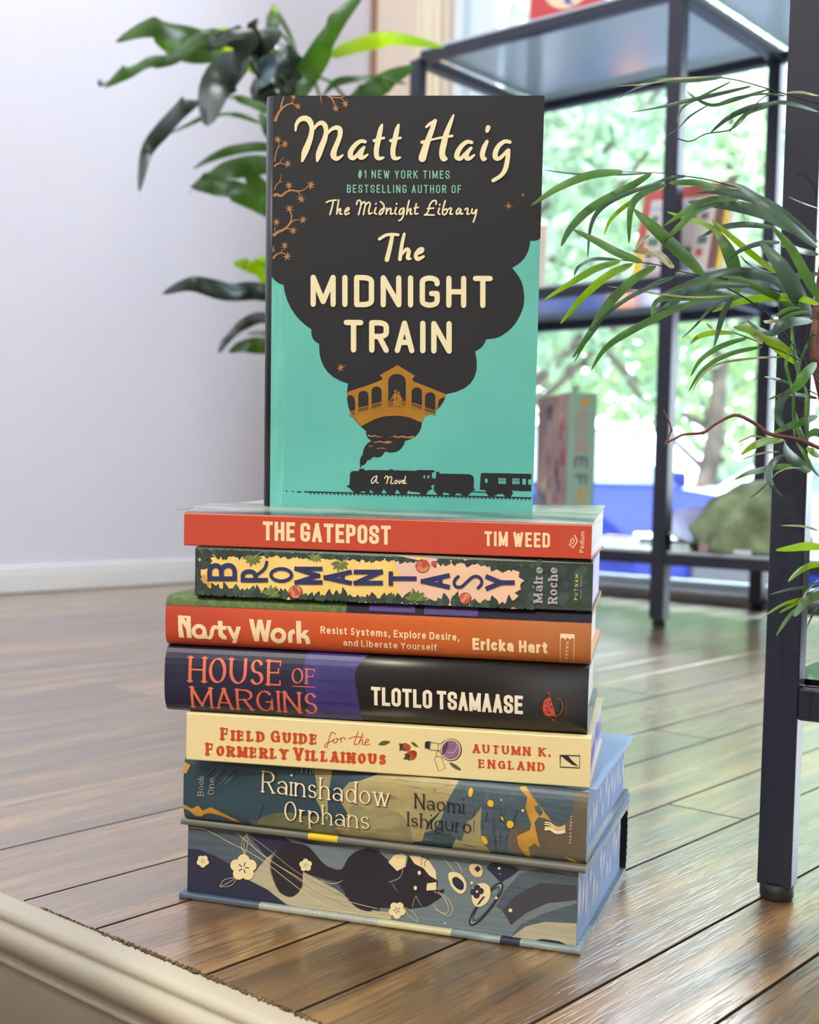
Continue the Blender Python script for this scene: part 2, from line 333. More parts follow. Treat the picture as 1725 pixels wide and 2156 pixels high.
        for x, gw, sc_, paths in items:
            for pts, sf, dot in paths:
                y0 = t/2 if cap else 0.0
                ht = (sc_ - (t if cap else thin_))
                def G(p): return (((x + t/2 + p[0]*gw)*k + skew*p[1]*sc_)*hh, (p[1]*ht + (t/2 if cap else thin_/2))*hh)
                if pts:
                    Q = [G(p) for p in pts]; s.seg(Q, m, lv, p0, R, U, wf, 0.5 if cap else (0.5 if (thin is not None) else 0))
                    if serif and sf:
                        for e, f in ((0, 1), (-1, -2)):
                            q, q2 = pts[e], pts[f]
                            if q[1] < -0.01 or min(abs(q[1]), abs(q[1]-1), abs(q[1]-X)) < 0.02 and abs(q2[1]-q[1]) > 0.2:
                                g = G(q); ln = hh*(t/2+serif)*(1 if slab else 1)
                                s.seg([(g[0]-ln, g[1]), (g[0]+ln, g[1])], m, lv, p0, R, U, lambda a, b: hh*thin_*1.05, 0)
                    if serif and not sf and len(pts) == 2 and abs(pts[0][1]-pts[1][1]) < 0.01 and gw > 0.2 and pts[1][0] > 0.8:
                        for e in ((1,) if pts[0][0] < .1 and abs(pts[0][0]) < .01 and txt else (1,)):
                            g = G(pts[e]); d = -1 if pts[e][1] > 0.9 else 1
                            s.seg([(g[0], g[1]), (g[0], g[1]+d*hh*0.17*sc_)], m, lv, p0, R, U, lambda a, b: hh*thin_*1.2, 0)
                if dot:
                    g = G(dot); s.disc((p0[0]+R[0]*g[0]+U[0]*g[1], p0[1]+R[1]*g[0]+U[1]*g[1]), hh*max(t*.62, .05), m, lv, n=10)
LV = 0.00005
def clip(P, ax, lim, sg):
    out = []; n = len(P)
    for i in range(n):
        a, b = P[i], P[(i+1) % n]; da, db = sg*(a[ax]-lim), sg*(b[ax]-lim)
        if da >= 0: out.append(a)
        if (da > 0 and db < 0) or (da < 0 and db > 0):
            t = da/(da-db); out.append((a[0]+(b[0]-a[0])*t, a[1]+(b[1]-a[1])*t))
    return out
def nose(p, q):
    return Vector((p.x, min(p.y, q.y), p.z))
def proj(w):
    w = Vector(w) - Vector((0, 0, H)); c, q = math.cos(PITCH), math.sin(PITCH)
    Y = c*w.y - q*w.z; Z = q*w.y + c*w.z; x = FPX*w.x/Y; y = -FPX*Z/Y
    return (PCX + x*math.cos(ROLL) - y*math.sin(ROLL), PCY + x*math.sin(ROLL) + y*math.cos(ROLL))
def homography(src, dst):
    A = []
    for (x, y), (u, v) in zip(src, dst):
        A.append([x, y, 1, 0, 0, 0, -u*x, -u*y, u]); A.append([0, 0, 0, x, y, 1, -v*x, -v*y, v])
    n = 8
    for i in range(n):
        p = max(range(i, n), key=lambda r: abs(A[r][i])); A[i], A[p] = A[p], A[i]
        for r in range(n):
            if r != i:
                f = A[r][i]/A[i][i]
                A[r] = [a-f*b for a, b in zip(A[r], A[i])]
    return [A[i][8]/A[i][i] for i in range(n)]

# ================================================================== SETTING
RR = (0, 0, ROOM_YAW)          # objects built in (s, c, z) axes get this rotation
white_wall = mat('wall_paint', (232, 231, 242), 0.55, rgb2=(226, 226, 240), nscale=1.3)
beige_wall = mat('beige_paint', (226, 212, 194), 0.6)
trimw = mat('white_trim_paint', (238, 240, 240), 0.35)

# floor: every board a bevelled piece, gaps between
bounds = [-1.25, -1.157, -1.093, -1.0, -.935, -.843, -.778, -.685, -.62, -.528, -.463, -.37, -.306, -.213, -.15, -.056, .008, .102, .1665, .2595,
          .3226, .4110, .4755, .5680, .6360, .7340, .8285, .8930, .9650, 1.0560, 1.1240, 1.2170, 1.2910, 1.3760, 1.4400, 1.5330,
          1.5980, 1.6910, 1.7560, 1.8490, 1.9140, 2.0070, 2.0720, 2.1650, 2.27]
joints = {.4110: [.883, 2.02], .5680: [1.141, 2.3], .7340: [1.330], 1.1240: [.896, 1.9], .3226: [1.52], .2595: [1.13, 2.2], .636: [1.75], .4755: [1.62], .965: [1.42], 1.217: [1.38], .8285: [2.0], 1.056: [1.7]}
bm = bmesh.new(); lay = bm.faces.layers.float.new('tone_f'); rnd = random.Random(3)
pieces = []
for c0, c1 in zip(bounds[:-1], bounds[1:]):
    js = joints.get(c0, [rnd.uniform(.9, 2.2)])
    ss = [0.4092] + sorted(js) + [2.48]
    for s0, s1 in zip(ss[:-1], ss[1:]): pieces.append((s0, s1, c0, c1, rnd.random()))
tones = []
g = 0.0005; bv = 0.0006
for s0, s1, c0, c1, tn in pieces:
    x0, x1, y0, y1 = s0 + (g if s0 > .41 else 0), s1 - g, c0 + g, c1 - g
    n = 10
    top = []; 
    T4 = [(x0+bv, y0+bv), (x1-bv, y0+bv), (x1-bv, y1-bv), (x0+bv, y1-bv)]
    O4 = [(x0, y0), (x1, y0), (x1, y1), (x0, y1)]
    tv = [bm.verts.new((a, b, 0)) for a, b in T4]; ov = [bm.verts.new((a, b, -0.0004)) for a, b in O4]; dv = [bm.verts.new((a, b, -0.012)) for a, b in O4]
    bm.faces.new(tv); tones.append(tn)
    for i in range(4):
        j = (i+1) % 4
        for q in ((ov[i], ov[j], tv[j], tv[i]), (dv[i], dv[j], ov[j], ov[i])):
            f = bm.faces.new(q); tones.append(tn); f.material_index = 1 if c0 < .8 and s0 + i*0 < 3 and not (i == 3 and s0 < .41) else 0
box(bm, .4092, 2.48, -1.25, 2.27, -.03, -.0125); tones += [0.0]*6
bm.faces.ensure_lookup_table()
me = bpy.data.meshes.new('floor'); bm.normal_update(); bm.to_mesh(me); bm.free(); me.materials.append(wood_mat()); me.materials.append(mat('gap_grime', (52, 38, 24), .85, spec=.2))
attr = me.attributes.new('tone', 'FLOAT', 'FACE')
for i, t in enumerate(tones): attr.data[i].value = t
fo = bpy.data.objects.new('floor', me); COL.objects.link(fo); fo.rotation_euler = RR; tag(fo, kind='structure')

# painted nosing and riser of the platform
prof = [(.4094, -.0006), (.3975, -.0008), (.3948, -.0018), (.3932, -.0040), (.3930, -.0060), (.3940, -.0072), (.3925, -.0082), (.3900, -.0095), (.3880, -.0125), (.3876, -.0160),
        (.3890, -.0200), (.3915, -.0235), (.3950, -.0262), (.3985, -.0285), (.3992, -.0300), (.3972, -.0312), (.3962, -.0330), (.3972, -.0350), (.4000, -.0362), (.4010, -.0380), (.4010, -.2), (.4094, -.2)]
bm = bmesh.new(); cs = [-1.25 + i*.05 for i in range(71)] + [2.27]; rows = []
for c in cs: rows.append([bm.verts.new((s, c, z)) for s, z in prof])
for a, b in zip(rows[:-1], rows[1:]):
    for i in range(len(prof)-1):
        f = bm.faces.new((a[i], a[i+1], b[i+1], b[i])); f.smooth = True
bm.faces.new(rows[0]); bm.faces.new(rows[-1][::-1])
bmesh.ops.recalc_face_normals(bm, faces=bm.faces)
def nosing_paint():
    m = mat('cream_nosing_paint', (184, 178, 160), 0.38); nt = m.node_tree; N = nt.nodes; K = nt.links; b = N['Principled BSDF']
    tc = N.new('ShaderNodeTexCoord'); nz = N.new('ShaderNodeTexNoise'); nz.inputs['Scale'].default_value = 26; nz.inputs['Detail'].default_value = 7; nz.inputs['Roughness'].default_value = .62
    K.new(tc.outputs['Object'], nz.inputs['Vector']); cr = N.new('ShaderNodeValToRGB'); e = cr.color_ramp.elements
    e[0].position = .27; e[0].color = lin((120, 106, 84)); e[1].position = .31; e[1].color = lin((184, 178, 160)); K.new(nz.outputs['Fac'], cr.inputs[0]); K.new(cr.outputs[0], b.inputs['Base Color'])
    bp = N.new('ShaderNodeBump'); bp.inputs['Distance'].default_value = .0012; bp.inputs['Strength'].default_value = .5; K.new(nz.outputs['Fac'], bp.inputs['Height']); K.new(bp.outputs[0], b.inputs['Normal'])
    return m
tag(link('trim_1', bm, nosing_paint(), rot=RR), kind='structure')
# splintered raw edge of the boards where they meet the nosing
bm = bmesh.new(); rnd = random.Random(11); c = -.2
while c < .62:
    w = rnd.uniform(.0007, .0022); d = rnd.uniform(.0002, .0022) * (1.0 if .40 < c < .56 else .25); z = rnd.uniform(.0001, .0006)
    vs = [bm.verts.new(p) for p in ((.4094-d, c, z-.0004), (.4096+d*.9, c+w*.2, z), (.4096+d*.6, c+w*.9, z), (.4094-d*.7, c+w, z-.0004))]
    bm.faces.new(vs[::-1]); c += w*rnd.uniform(.8, 1.5)
bmesh.ops.recalc_face_normals(bm, faces=bm.faces)
r_ = bmesh.ops.extrude_face_region(bm, geom=bm.faces[:]); bmesh.ops.translate(bm, verts=[v for v in r_['geom'] if isinstance(v, bmesh.types.BMVert)], vec=(0, 0, -.0008))
tag(link('trim_2', bm, mat('splintered_wood', (48, 34, 18), .8, rgb2=(118, 92, 54), nscale=300), rot=RR), kind='structure')

bm = bmesh.new(); box(bm, -3, .401, -2.5, 2.27, -.25, -.2)
tag(link('floor', bm, mat('lower_floor_boards', (120, 84, 52), .4, rgb2=(96, 64, 38), nscale=3, stretch=(1, 12, 1)), rot=RR), kind='structure')

bm = bmesh.new(); box(bm, -3, 2.62, 2.27, 2.37, -.25, 2.8)
tag(link('wall_left', bm, white_wall, rot=RR), kind='structure')
bm = bmesh.new()
for z0, z1, t in ((0, .042, .012), (.042, .050, .008), (.050, .056, .004)): box(bm, .41, 2.475, 2.27-t, 2.27, z0+.001, z1)
tag(link('baseboard_left', bm, trimw, rot=RR, bevel=.002), kind='structure')
# window wall
bm = bmesh.new()
box(bm, 2.48, 2.62, 2.012, 2.27, -.25, 2.8); box(bm, 2.48, 2.62, -1.05, 2.012, -.25, .011); box(bm, 2.48, 2.62, -1.05, 2.012, 2.35, 2.8); box(bm, 2.48, 2.62, -2.5, -1.05, -.25, 2.8)
tag(link('wall_far', bm, beige_wall, rot=RR), kind='structure')
bm = bmesh.new(); box(bm, 2.462, 2.48, -1.05, 2.075, .0005, .012)
tag(link('baseboard_far', bm, mat('grey_white_paint', (222, 224, 230), .4), rot=RR, bevel=.001), kind='structure')
bm = bmesh.new(); box(bm, 2.4715, 2.4795, 2.2545, 2.2695, .02, 2.8)
tag(link('trim_3', bm, mat('corner_shadow_strip', (150, 118, 92), .6), rot=RR), kind='structure')  # thin corner moulding, its brown stands in for the shadow line
# window: casing, sill, sash and panes
bm = bmesh.new(); w = empty('window_1', sc(2.48, .48, 0), RR); tag(w, kind='structure')
def wpart(name, boxes, m, bev=0.002, parent=w):
    bm = bmesh.new()
    for a in boxes: box(bm, a[0]-2.48, a[1]-2.48, a[2]-.48, a[3]-.48, a[4], a[5])
    return link(name, bm, m, parent, bevel=bev)
wpart('window_casing', [(2.460, 2.48, 2.050, 2.085, .024, 2.45), (2.466, 2.48, 2.030, 2.050, .024, 2.4), (2.454, 2.48, 2.085, 2.096, .024, 2.46), (2.46, 2.48, -1.1, 2.05, 2.35, 2.45)], mat('casing_cream', (236, 226, 200), .4))
wpart('window_sill', [(2.440, 2.60, -1.05, 2.03, .012, .024)], mat('sill_gloss_white', (240, 244, 248), .15))
sash = mat('sash_white', (226, 240, 248), .35)
wpart('window_frame', [(2.50, 2.60, 1.985, 2.03, .024, 2.35), (2.52, 2.57, 1.905, 1.960, .024, 2.35), (2.53, 2.56, 1.960, 1.985, .024, 2.35), (2.52, 2.57, -.98, 1.905, .024, .040), (2.52, 2.57, -.98, 1.905, 2.28, 2.35),
      (2.52, 2.57, .44, .49, .040, 2.28), (2.50, 2.60, -1.05, -.98, .024, 2.35)], sash)
for a, b in ((.49, 1.905), (-.98, .44)): wpart('window_pane', [(2.540, 2.546, a, b, .040, 2.28)], glass_mat(), 0)
bm = bmesh.new(); box(bm, -3, 2.62, -2.6, 2.37, 2.8, 2.9)
tag(link('ceiling', bm, mat('ceiling_paint', (232, 230, 226), .8), rot=RR), kind='structure')
bm = bmesh.new(); box(bm, -3, 2.62, -2.6, -2.5, -.25, 2.8)
tag(link('wall_right', bm, mat('wall_paint_far', (222, 214, 200), .8), rot=RR), kind='structure')
bm = bmesh.new(); box(bm, -3.1, -3, -2.6, 2.37, -.25, 2.8)
tag(link('wall_back', bm, mat('wall_paint_far', (222, 214, 200), .8), rot=RR), kind='structure')

# ================================================================== SHELF BY THE WINDOW
BLK = mat('black_metal', (15, 23, 46), 0.38, spec=0.6)  # navy tint puts the lens haze into the black of the metal
frost = mat('frosted_glass', (214, 230, 242), 0.14, spec=0.9, transm=0.25)
shelf = empty('display_shelf', sc(2.205, 1.1, 0), RR)
tag(shelf, 'black metal display shelf with pale glass shelves in front of the window', 'shelf')
def sbox(name, a, m=BLK, bev=.0015):
    bm = bmesh.new(); box(bm, a[0]-2.205, a[1]-2.205, a[2]-1.1, a[3]-1.1, a[4], a[5]); return link(name, bm, m, shelf, bevel=bev)
F0, F1, B0, B1 = 1.985, 2.010, 2.412, 2.437
PC = [(1.686, 1.712), (1.092, 1.120), (.498, .526)]
for c0, c1 in PC:
    sbox('post', (F0, F1, c0, c1, .012, 1.105)); sbox('post', (B0, B1, c0+.012, c1+.012, .012, 1.105))
    for s in (F0, B0):
        bm = bmesh.new(); k = .012 if s == B0 else 0
        tube(bm, [(s+.0125-2.205, (c0+c1)/2+k-1.1, .0), (s+.0125-2.205, (c0+c1)/2+k-1.1, .012)], .0115, 16); link('foot', bm, mat('black_rubber', (14, 14, 16), .6), shelf)
LVZ = (.1295, .6175, 1.119)
for z in LVZ:
    for (a0, a1), (b0, b1) in zip(PC[1:], PC[:-1]):
        sbox('rail', (F0+.0005, F1-.0005, a1, b0, z-.020, z)); sbox('rail', (B0+.0005, B1-.0005, a1+.012, b0+.012, z-.020, z))
    for c0, c1 in PC:
        sbox('side_rail', (F1, B0, c0+.004, c1+.004, z-.020, z))
    for (a0, a1), (b0, b1) in zip(PC[1:], PC[:-1]):
        sbox('glass_shelf', (F0+.004, B1-.004, a1+.003, b0-.003, z+.0003, z+.0055), frost, .0005)

# ---- things on the shelf
def jacket_book(name, label, cat, L, W, T, loc, rot, cover_m, page_m, group=None):
    """upright block: x across the cover, y thickness, z height"""
    r = empty(name, loc, rot); tag(r, label, cat, group); bm = bmesh.new(); t = .0022
    box(bm, 0, L, 0, t, 0, W); box(bm, 0, L, T-t, T, 0, W); box(bm, L-t, L, t, T-t, 0, W)
    cv = link('cover', bm, cover_m, r, bevel=.0006); bm = bmesh.new(); box(bm, .004, L-t, t, T-t, .004, W-.004); link('page_block', bm, page_m, r)
    return r, cv
pages = mat('book_pages', (232, 226, 208), .8, rgb2=(208, 200, 180), nscale=6, stretch=(1, 1, 260))
def flat_part(name, parent, polys, y=-.0006):
    bm = bmesh.new(); ms = []
    for k, (pts, m) in enumerate(polys):
        if m not in ms: ms.append(m)
        vs = [bm.verts.new((a, y - k*.00005, b)) for a, b in pts]; f = bm.faces.new(vs); f.material_index = ms.index(m)
    return link(name, bm, ms, parent)
def face_cam(p): return ROOM_YAW - math.pi/2
# thick illustrated storybook on the lower shelf: cover to the left, spine to the right
tb = empty('storybook', on_s(1193, 1100, 2.035).xy.to_3d() + Vector((0, 0, .1353)), (0, 0, math.radians(10)))
tag(tb, 'thick pale green illustrated storybook standing on the lower shelf behind the book stack', 'book')
sg = mat('storybook_spine_green', (152, 196, 180), .45); cvm = mat('storybook_cover_art', (150, 124, 128), .45, rgb2=(176, 150, 140), nscale=14, contrast=(.4, .6))
bm = bmesh.new(); box(bm, -.004, -.001, .0005, .21, 0, .288); 
for k in range(26):
    a = rnd.uniform(.02, .19); b = rnd.uniform(.02, .27); box(bm, -.0043, -.0038, a-rnd.uniform(.004, .014), a+rnd.uniform(.004, .014), b-rnd.uniform(.004, .018), b+rnd.uniform(.004, .018), 1 + k % 4)
link('cover', bm, [cvm, mat('art_red', (150, 60, 66), .5), mat('art_ink', (84, 84, 100), .5), mat('art_cream', (206, 184, 150), .5), mat('art_blue', (92, 108, 142), .5)], tb)
bm = bmesh.new(); box(bm, .051, .054, .0005, .21, 0, .288); link('back_cover', bm, cvm, tb)
bm = bmesh.new(); box(bm, -.001, .051, .0025, .205, .004, .284); link('page_block', bm, pages, tb)
# letters down the spine
bm = bmesh.new(); box(bm, -.002, .052, 0, .0025, 0, .288); slots = [sg]
A_ = Art(bm, slots, [(0, .288), (.05, .288), (0, 0), (.05, 0)], .05, .288, lambda u, v, l: Vector((u, -.0002-l, v)))
ink = mat('spine_ink', (112, 112, 110), .5); ink2 = mat('spine_ochre', (206, 168, 96), .5); ink3 = mat('spine_rose', (196, 150, 144), .5)
for ch, col, z in (('O', ink3, .240), ('U', ink3, .212), ('S', ink3, .184), ('E', ink, .156), ('F', ink, .122), ('R', ink2, .094), ('E', ink2, .066)):
    A_.text(ch, (.012, z+.011), (.012, z-.011), (.027, 0), col, 1, t=.2, w=.7)
A_.conv([(.022, .262), (.038, .262), (.038, .278), (.022, .278)], mat('spine_orange', (224, 170, 100), .5), 1)
link('spine', bm, slots, tb)

# comic style picture book leaning on the middle shelf
cb = empty('picture_book', sc(2.03, 1.205, .6238), (math.radians(-9), math.radians(3), ROOM_YAW - math.pi/2))
tag(cb, 'picture book with red border and small panels leaning on the middle shelf', 'book')
bm = bmesh.new(); box(bm, 0, .182, 0, .020, 0, .003)
red = mat('comic_red', (196, 92, 84), .4); yel = mat('comic_yellow', (232, 206, 70), .4); wht = mat('comic_white', (214, 206, 206), .4); brn = mat('comic_brown', (120, 84, 70), .5); grn = mat('comic_green', (84, 124, 104), .5); blu = mat('comic_blue', (150, 186, 216), .4); org = mat('comic_orange', (226, 150, 70), .4)
bm.free(); bm = bmesh.new(); box(bm, 0, .178, 0, .004, 0, .172); cvr = link('cover', bm, red, cb, bevel=.001)
bm = bmesh.new(); box(bm, .002, .176, .004, .022, .002, .170); link('page_block', bm, pages, cb)
R4 = lambda a, b, c, d: [(a, c), (b, c), (b, d), (a, d)]
P = [(R4(.018, .172, .012, .148), wht), (R4(.018, .172, .128, .134), blu), (R4(.15, .178, .0, .172), brn), (R4(.168, .178, 0, .16), yel), (R4(0, .02, 0, .05), yel)]
for i in range(5):
    for j in range(5):
        if rnd.random() < .8: P.append((R4(.024+i*.025, .024+i*.025+rnd.uniform(.012, .021), .018+j*.022, .018+j*.022+rnd.uniform(.01, .018)), [brn, grn, org, ink, yel, red, blu][rnd.randrange(7)]))
flat_part('cover_art', cb, P, -.0004)
# red sign with a round cream label on the top shelf
rs = empty('red_book', sc(2.0, 1.4335, 1.1250), (math.radians(-4), 0, ROOM_YAW - math.pi/2))
tag(rs, 'red cover with a big round cream label standing on the top shelf', 'book')
bm = bmesh.new(); box(bm, 0, .172, 0, .012, 0, .25); link('cover', bm, mat('sign_red', (196, 62, 66), .4), rs, bevel=.001)
P = [(R4(0, .008, 0, .25), mat('sign_edge', (226, 214, 206), .4)), ([(.096+.066*math.cos(t), .074+.066*math.sin(t)) for t in [2*math.pi*i/40 for i in range(40)]], mat('sign_cream', (228, 212, 180), .5))]
for k, (z, h) in enumerate(((.075, .030), (.068, .036), (.060, .030), (.052, .026), (.046, .018))): P.append((R4(.096-h, .096+h, z, z+.0016), mat('sign_text', (170, 150, 128), .5)))
P += [([(.084, .02), (.090, .034), (.096, .028), (.102, .016), (.096, .014)], mat('sign_blue', (80, 92, 180), .5)), ([(.098, .012), (.104, .016), (.106, .010)], mat('sign_blue', (80, 92, 180), .5))]
flat_part('label', rs, P, -.0004)
# grey card at the right end of the middle shelf, seen beside the near leg
gc = empty('card_stand', sc(2.05, .93, .6238), (math.radians(-6), 0, ROOM_YAW - math.pi/2))
tag(gc, 'plain light grey card standing on the middle shelf beside the near black leg', 'card')
bm = bmesh.new(); box(bm, 0, .13, 0, .003, 0, .20); link('card', bm, mat('grey_card', (190, 194, 206), .6), gc)
bm = bmesh.new(); box(bm, .05, .08, .003, .04, 0, .003); link('foot', bm, mat('grey_card', (190, 194, 206), .6), gc)
# beige upright at the left of the middle shelf
bb = empty('cream_booklet', sc(2.06, 1.418, .6238), (math.radians(-10), math.radians(-6), ROOM_YAW - math.pi/2))
tag(bb, 'cream booklet leaning on the middle shelf, half hidden by the upright book', 'book')
bm = bmesh.new(); box(bm, -.10, 0, 0, .004, 0, .14); link('cover', bm, mat('booklet_cream', (214, 196, 176), .5), bb, bevel=.001)
bm = bmesh.new(); box(bm, -.098, -.002, .004, .010, .002, .138); link('page_block', bm, pages, bb)
# slim brown pencil lying on the lower shelf
bm = bmesh.new(); tube(bm, [sc(2.26, 1.30, .1392), sc(2.23, 1.13, .1392)], .0036, 8)
tag(link('pencil', bm, mat('pencil_brown', (120, 92, 62), .5)), 'thin brown rod lying on the lower glass shelf', 'pencil')

# green cap with lilac visor on the lower shelf
hat = empty('cap', sc(2.08, .985, .1353), (0, 0, ROOM_YAW - math.pi/2))
tag(hat, 'crumpled green fabric cap with pale lilac visor on the lower shelf', 'cap')
bm = bmesh.new(); nu, nv = 40, 18; rings = []
for j in range(nv+1):
    f = j/nv; row = []
    for i in range(nu):
        a = 2*math.pi*i/nu; rr = .098*(1 - f**3.0)**.5 if f < 1 else 0
        wob = 1 + .08*math.sin(3*a + 2*f*3) + .07*math.sin(6*a - 7*f) + .045*math.sin(11*a + 12*f)
        x = rr*wob*math.cos(a)*1.02 + .03*f; y = rr*wob*math.sin(a)*.85
        z = f*.128*(1 + .10*math.cos(a - .2)*(1-f)) + .004*math.sin(5*a+f*8)*(0 < f < 1)
        row.append(bm.verts.new((x, y, max(0.001, z))))
    rings.append(row)
for a, b in zip(rings[:-1], rings[1:]):
    for i in range(nu):
        try: f = bm.faces.new((a[i], a[(i+1) % nu], b[(i+1) % nu], b[i])); f.smooth = True
        except ValueError: pass
bm.faces.new(rings[0][::-1]); bmesh.ops.remove_doubles(bm, verts=bm.verts, dist=1e-5)
link('crown', bm, mat('green_fabric', (96, 112, 84), .85, rgb2=(150, 170, 130), nscale=22, bump=.4), hat)
bm = bmesh.new(); rows = []
for i in range(13):
    t = math.radians(120 + 120*i/12); row = []
    for k in range(5):
        q = k/4; rr = .088 + .058*q; yy = rr*math.sin(t)*.85; row.append((rr*math.cos(t), yy, .004 + .040*q**1.2*(.4+.6*math.sin(math.pi*i/12)) + q*.30*max(0, yy+.06)))
    rows.append(row)
for dz, flip, mi in ((.0, False, 0), (.004, True, 1)):
    V = [[bm.verts.new((x, y, z+dz)) for x, y, z in r] for r in rows]
    for a, b in zip(V[:-1], V[1:]):
        for k in range(4):
            q = (a[k], a[k+1], b[k+1], b[k]); f = bm.faces.new(q[::-1] if flip else q); f.material_index = mi; f.smooth = True
    if dz == 0: V0 = V
rim = [V0[i][4] for i in range(13)]; rim2 = [V[i][4] for i in range(13)]
for i in range(12): f = bm.faces.new((rim[i], rim2[i], rim2[i+1], rim[i+1])); f.material_index = 2
link('visor', bm, [mat('visor_dark', (34, 40, 40), .6), mat('visor_lilac', (176, 180, 226), .5), mat('visor_edge', (196, 214, 130), .6)], hat)
bm = bmesh.new(); box(bm, -.045, .01, -.088, -.084, .001, .016, 0); box(bm, .018, .05, -.0835, -.080, .001, .008, 1); link('label_tag', bm, [mat('tag_pink', (176, 150, 146), .6), mat('tag_white', (230, 232, 240), .5)], hat)

# ================================================================== NEAR STAND
ns = empty('metal_stand', (0, 0, 0), (0, 0, math.radians(-32.5)))
ns.location = Vector((.2298, .7595, 0)); tag(ns, 'black metal plant stand with one leg close to the book stack', 'stand')
def nbox(name, a, m=BLK, bev=.0012):
    bm = bmesh.new(); box(bm, *a); return link(name, bm, m, ns, bevel=bev)
LX, LY = .0104, .0075
NW, ND = .44, .34
for lx, ly in ((0, 0), (NW, 0), (0, ND), (NW, ND)):
    nbox('leg', (lx-LX, lx+LX, ly-LY, ly+LY, .009, .70))
    bm = bmesh.new(); tube(bm, [(lx, ly, 0), (lx, ly, .002), (lx, ly, .010)], [.0092, .0102, .0102], 20); link('foot', bm, mat('black_rubber', (14, 14, 16), .6), ns)
for z in (.1315, .70):
    nbox('rail', (LX, NW-LX, -LY, LY, z-.0195, z)); nbox('rail', (LX, NW-LX, ND-LY, ND+LY, z-.0195, z))
    nbox('rail', (-LX, LX, LY, ND-LY, z-.0195, z)); nbox('rail', (NW-LX, NW+LX, LY, ND-LY, z-.0195, z))
    nbox('glass_shelf', (-.004, NW+.004, .006, ND-.006, z+.0002, z+.0040), glass_mat('clear_glass', (.86, .95, .97, 1)), .0003)

# ================================================================== BOOKS
def spine_curve(T, b, n=4.0, k=14, y0=0.0):
    """points (y, z) up the spine, bulging b towards -y; ends flush with the boards"""
    out = []
    for i in range(k+1):
        a = -math.pi/2 + math.pi*i/k; z = T/2 + T/2*math.sin(a)
        out.append((y0 - b*(1-abs(2*z/T-1)**n)**(1/2.0), z))
    return out
def y_of(T, b, n, z, y0=0.0):
    q = min(1, max(0, z/T)); return y0 - b*max(0, 1-abs(2*q-1)**n)**0.5
def shell(bm, O, I, L, nx=1, mi=0, fn=None, smooth=True):
    """C-shaped case: outer profile O and inner profile I [(y,z)] run along x 0..L"""
    fn = fn or (lambda x, y, z: Vector((x, y, z)))
    ro, ri = [], []
    for i in range(nx+1):
        x = L*i/nx
        ro.append([bm.verts.new(fn(x, y, z)) for y, z in O]); ri.append([bm.verts.new(fn(x, y, z)) for y, z in I])
    n = len(O)
    def q(a, b, c, d, sm=False):
        f = bm.faces.new((a, b, c, d)); f.material_index = mi; f.smooth = sm
    for i in range(nx):
        for k in range(n-1):
            q(ro[i][k], ro[i][k+1], ro[i+1][k+1], ro[i+1][k], smooth); q(ri[i][k+1], ri[i][k], ri[i+1][k], ri[i+1][k+1], smooth)
        for k in (0, n-1): q(ro[i][k], ro[i+1][k], ri[i+1][k], ri[i][k])
    for k in range(n-1):
        q(ri[0][k], ri[0][k+1], ro[0][k+1], ro[0][k]); q(ro[nx][k], ro[nx][k+1], ri[nx][k+1], ri[nx][k])
def paper_edge_mat(name, rgb, rgb2, sz=400):
    return mat(name, rgb, .75, rgb2=rgb2, nscale=3.0, stretch=(1.2, 1.2, sz), contrast=(.42, .58), detail=2)
def page_block(root, x0, x1, y0, y1, z0, z1, m, name='page_block', hollow=.003, slots=None, fn=None, artfn=None):
    bm = bmesh.new(); k = 10; fn = fn or (lambda x, y, z: Vector((x, y, z)))
    far = [(y1 - hollow*math.sin(math.pi*i/k)**.8 if 0 < i < k else y1, z0+(z1-z0)*i/k) for i in range(k+1)]
    near = [(y0, z0+(z1-z0)*i/k) for i in range(k+1)]
    nx = 6; A, B = [], []
    for i in range(nx+1):
        x = x0+(x1-x0)*i/nx; A.append([bm.verts.new(fn(x, y, z)) for y, z in near]); B.append([bm.verts.new(fn(x, y, z)) for y, z in far])
    for i in range(nx):
        for j in range(k):
            bm.faces.new((A[i][j], A[i+1][j], A[i+1][j+1], A[i][j+1])); bm.faces.new((B[i+1][j], B[i][j], B[i][j+1], B[i+1][j+1]))
        bm.faces.new((A[i][k], A[i+1][k], B[i+1][k], B[i][k])); bm.faces.new((A[i+1][0], A[i][0], B[i][0], B[i+1][0]))
    for j in range(k):
        bm.faces.new((A[0][j+1], B[0][j+1], B[0][j], A[0][j])); bm.faces.new((A[nx][j], B[nx][j], B[nx][j+1], A[nx][j+1]))
    bmesh.ops.recalc_face_normals(bm, faces=bm.faces)
    sl = [m]
    if artfn: artfn(bm, sl)
    return link(name, bm, sl, root)

def loc_yaw(pl, pr, z):
    """left spine corner on the table plane and yaw, from measured world corners"""
    a = math.atan2(pr[1]-pl[1], pr[0]-pl[0]); return Vector((pl[0], pl[1], z)), a, math.hypot(pr[0]-pl[0], pr[1]-pl[1])

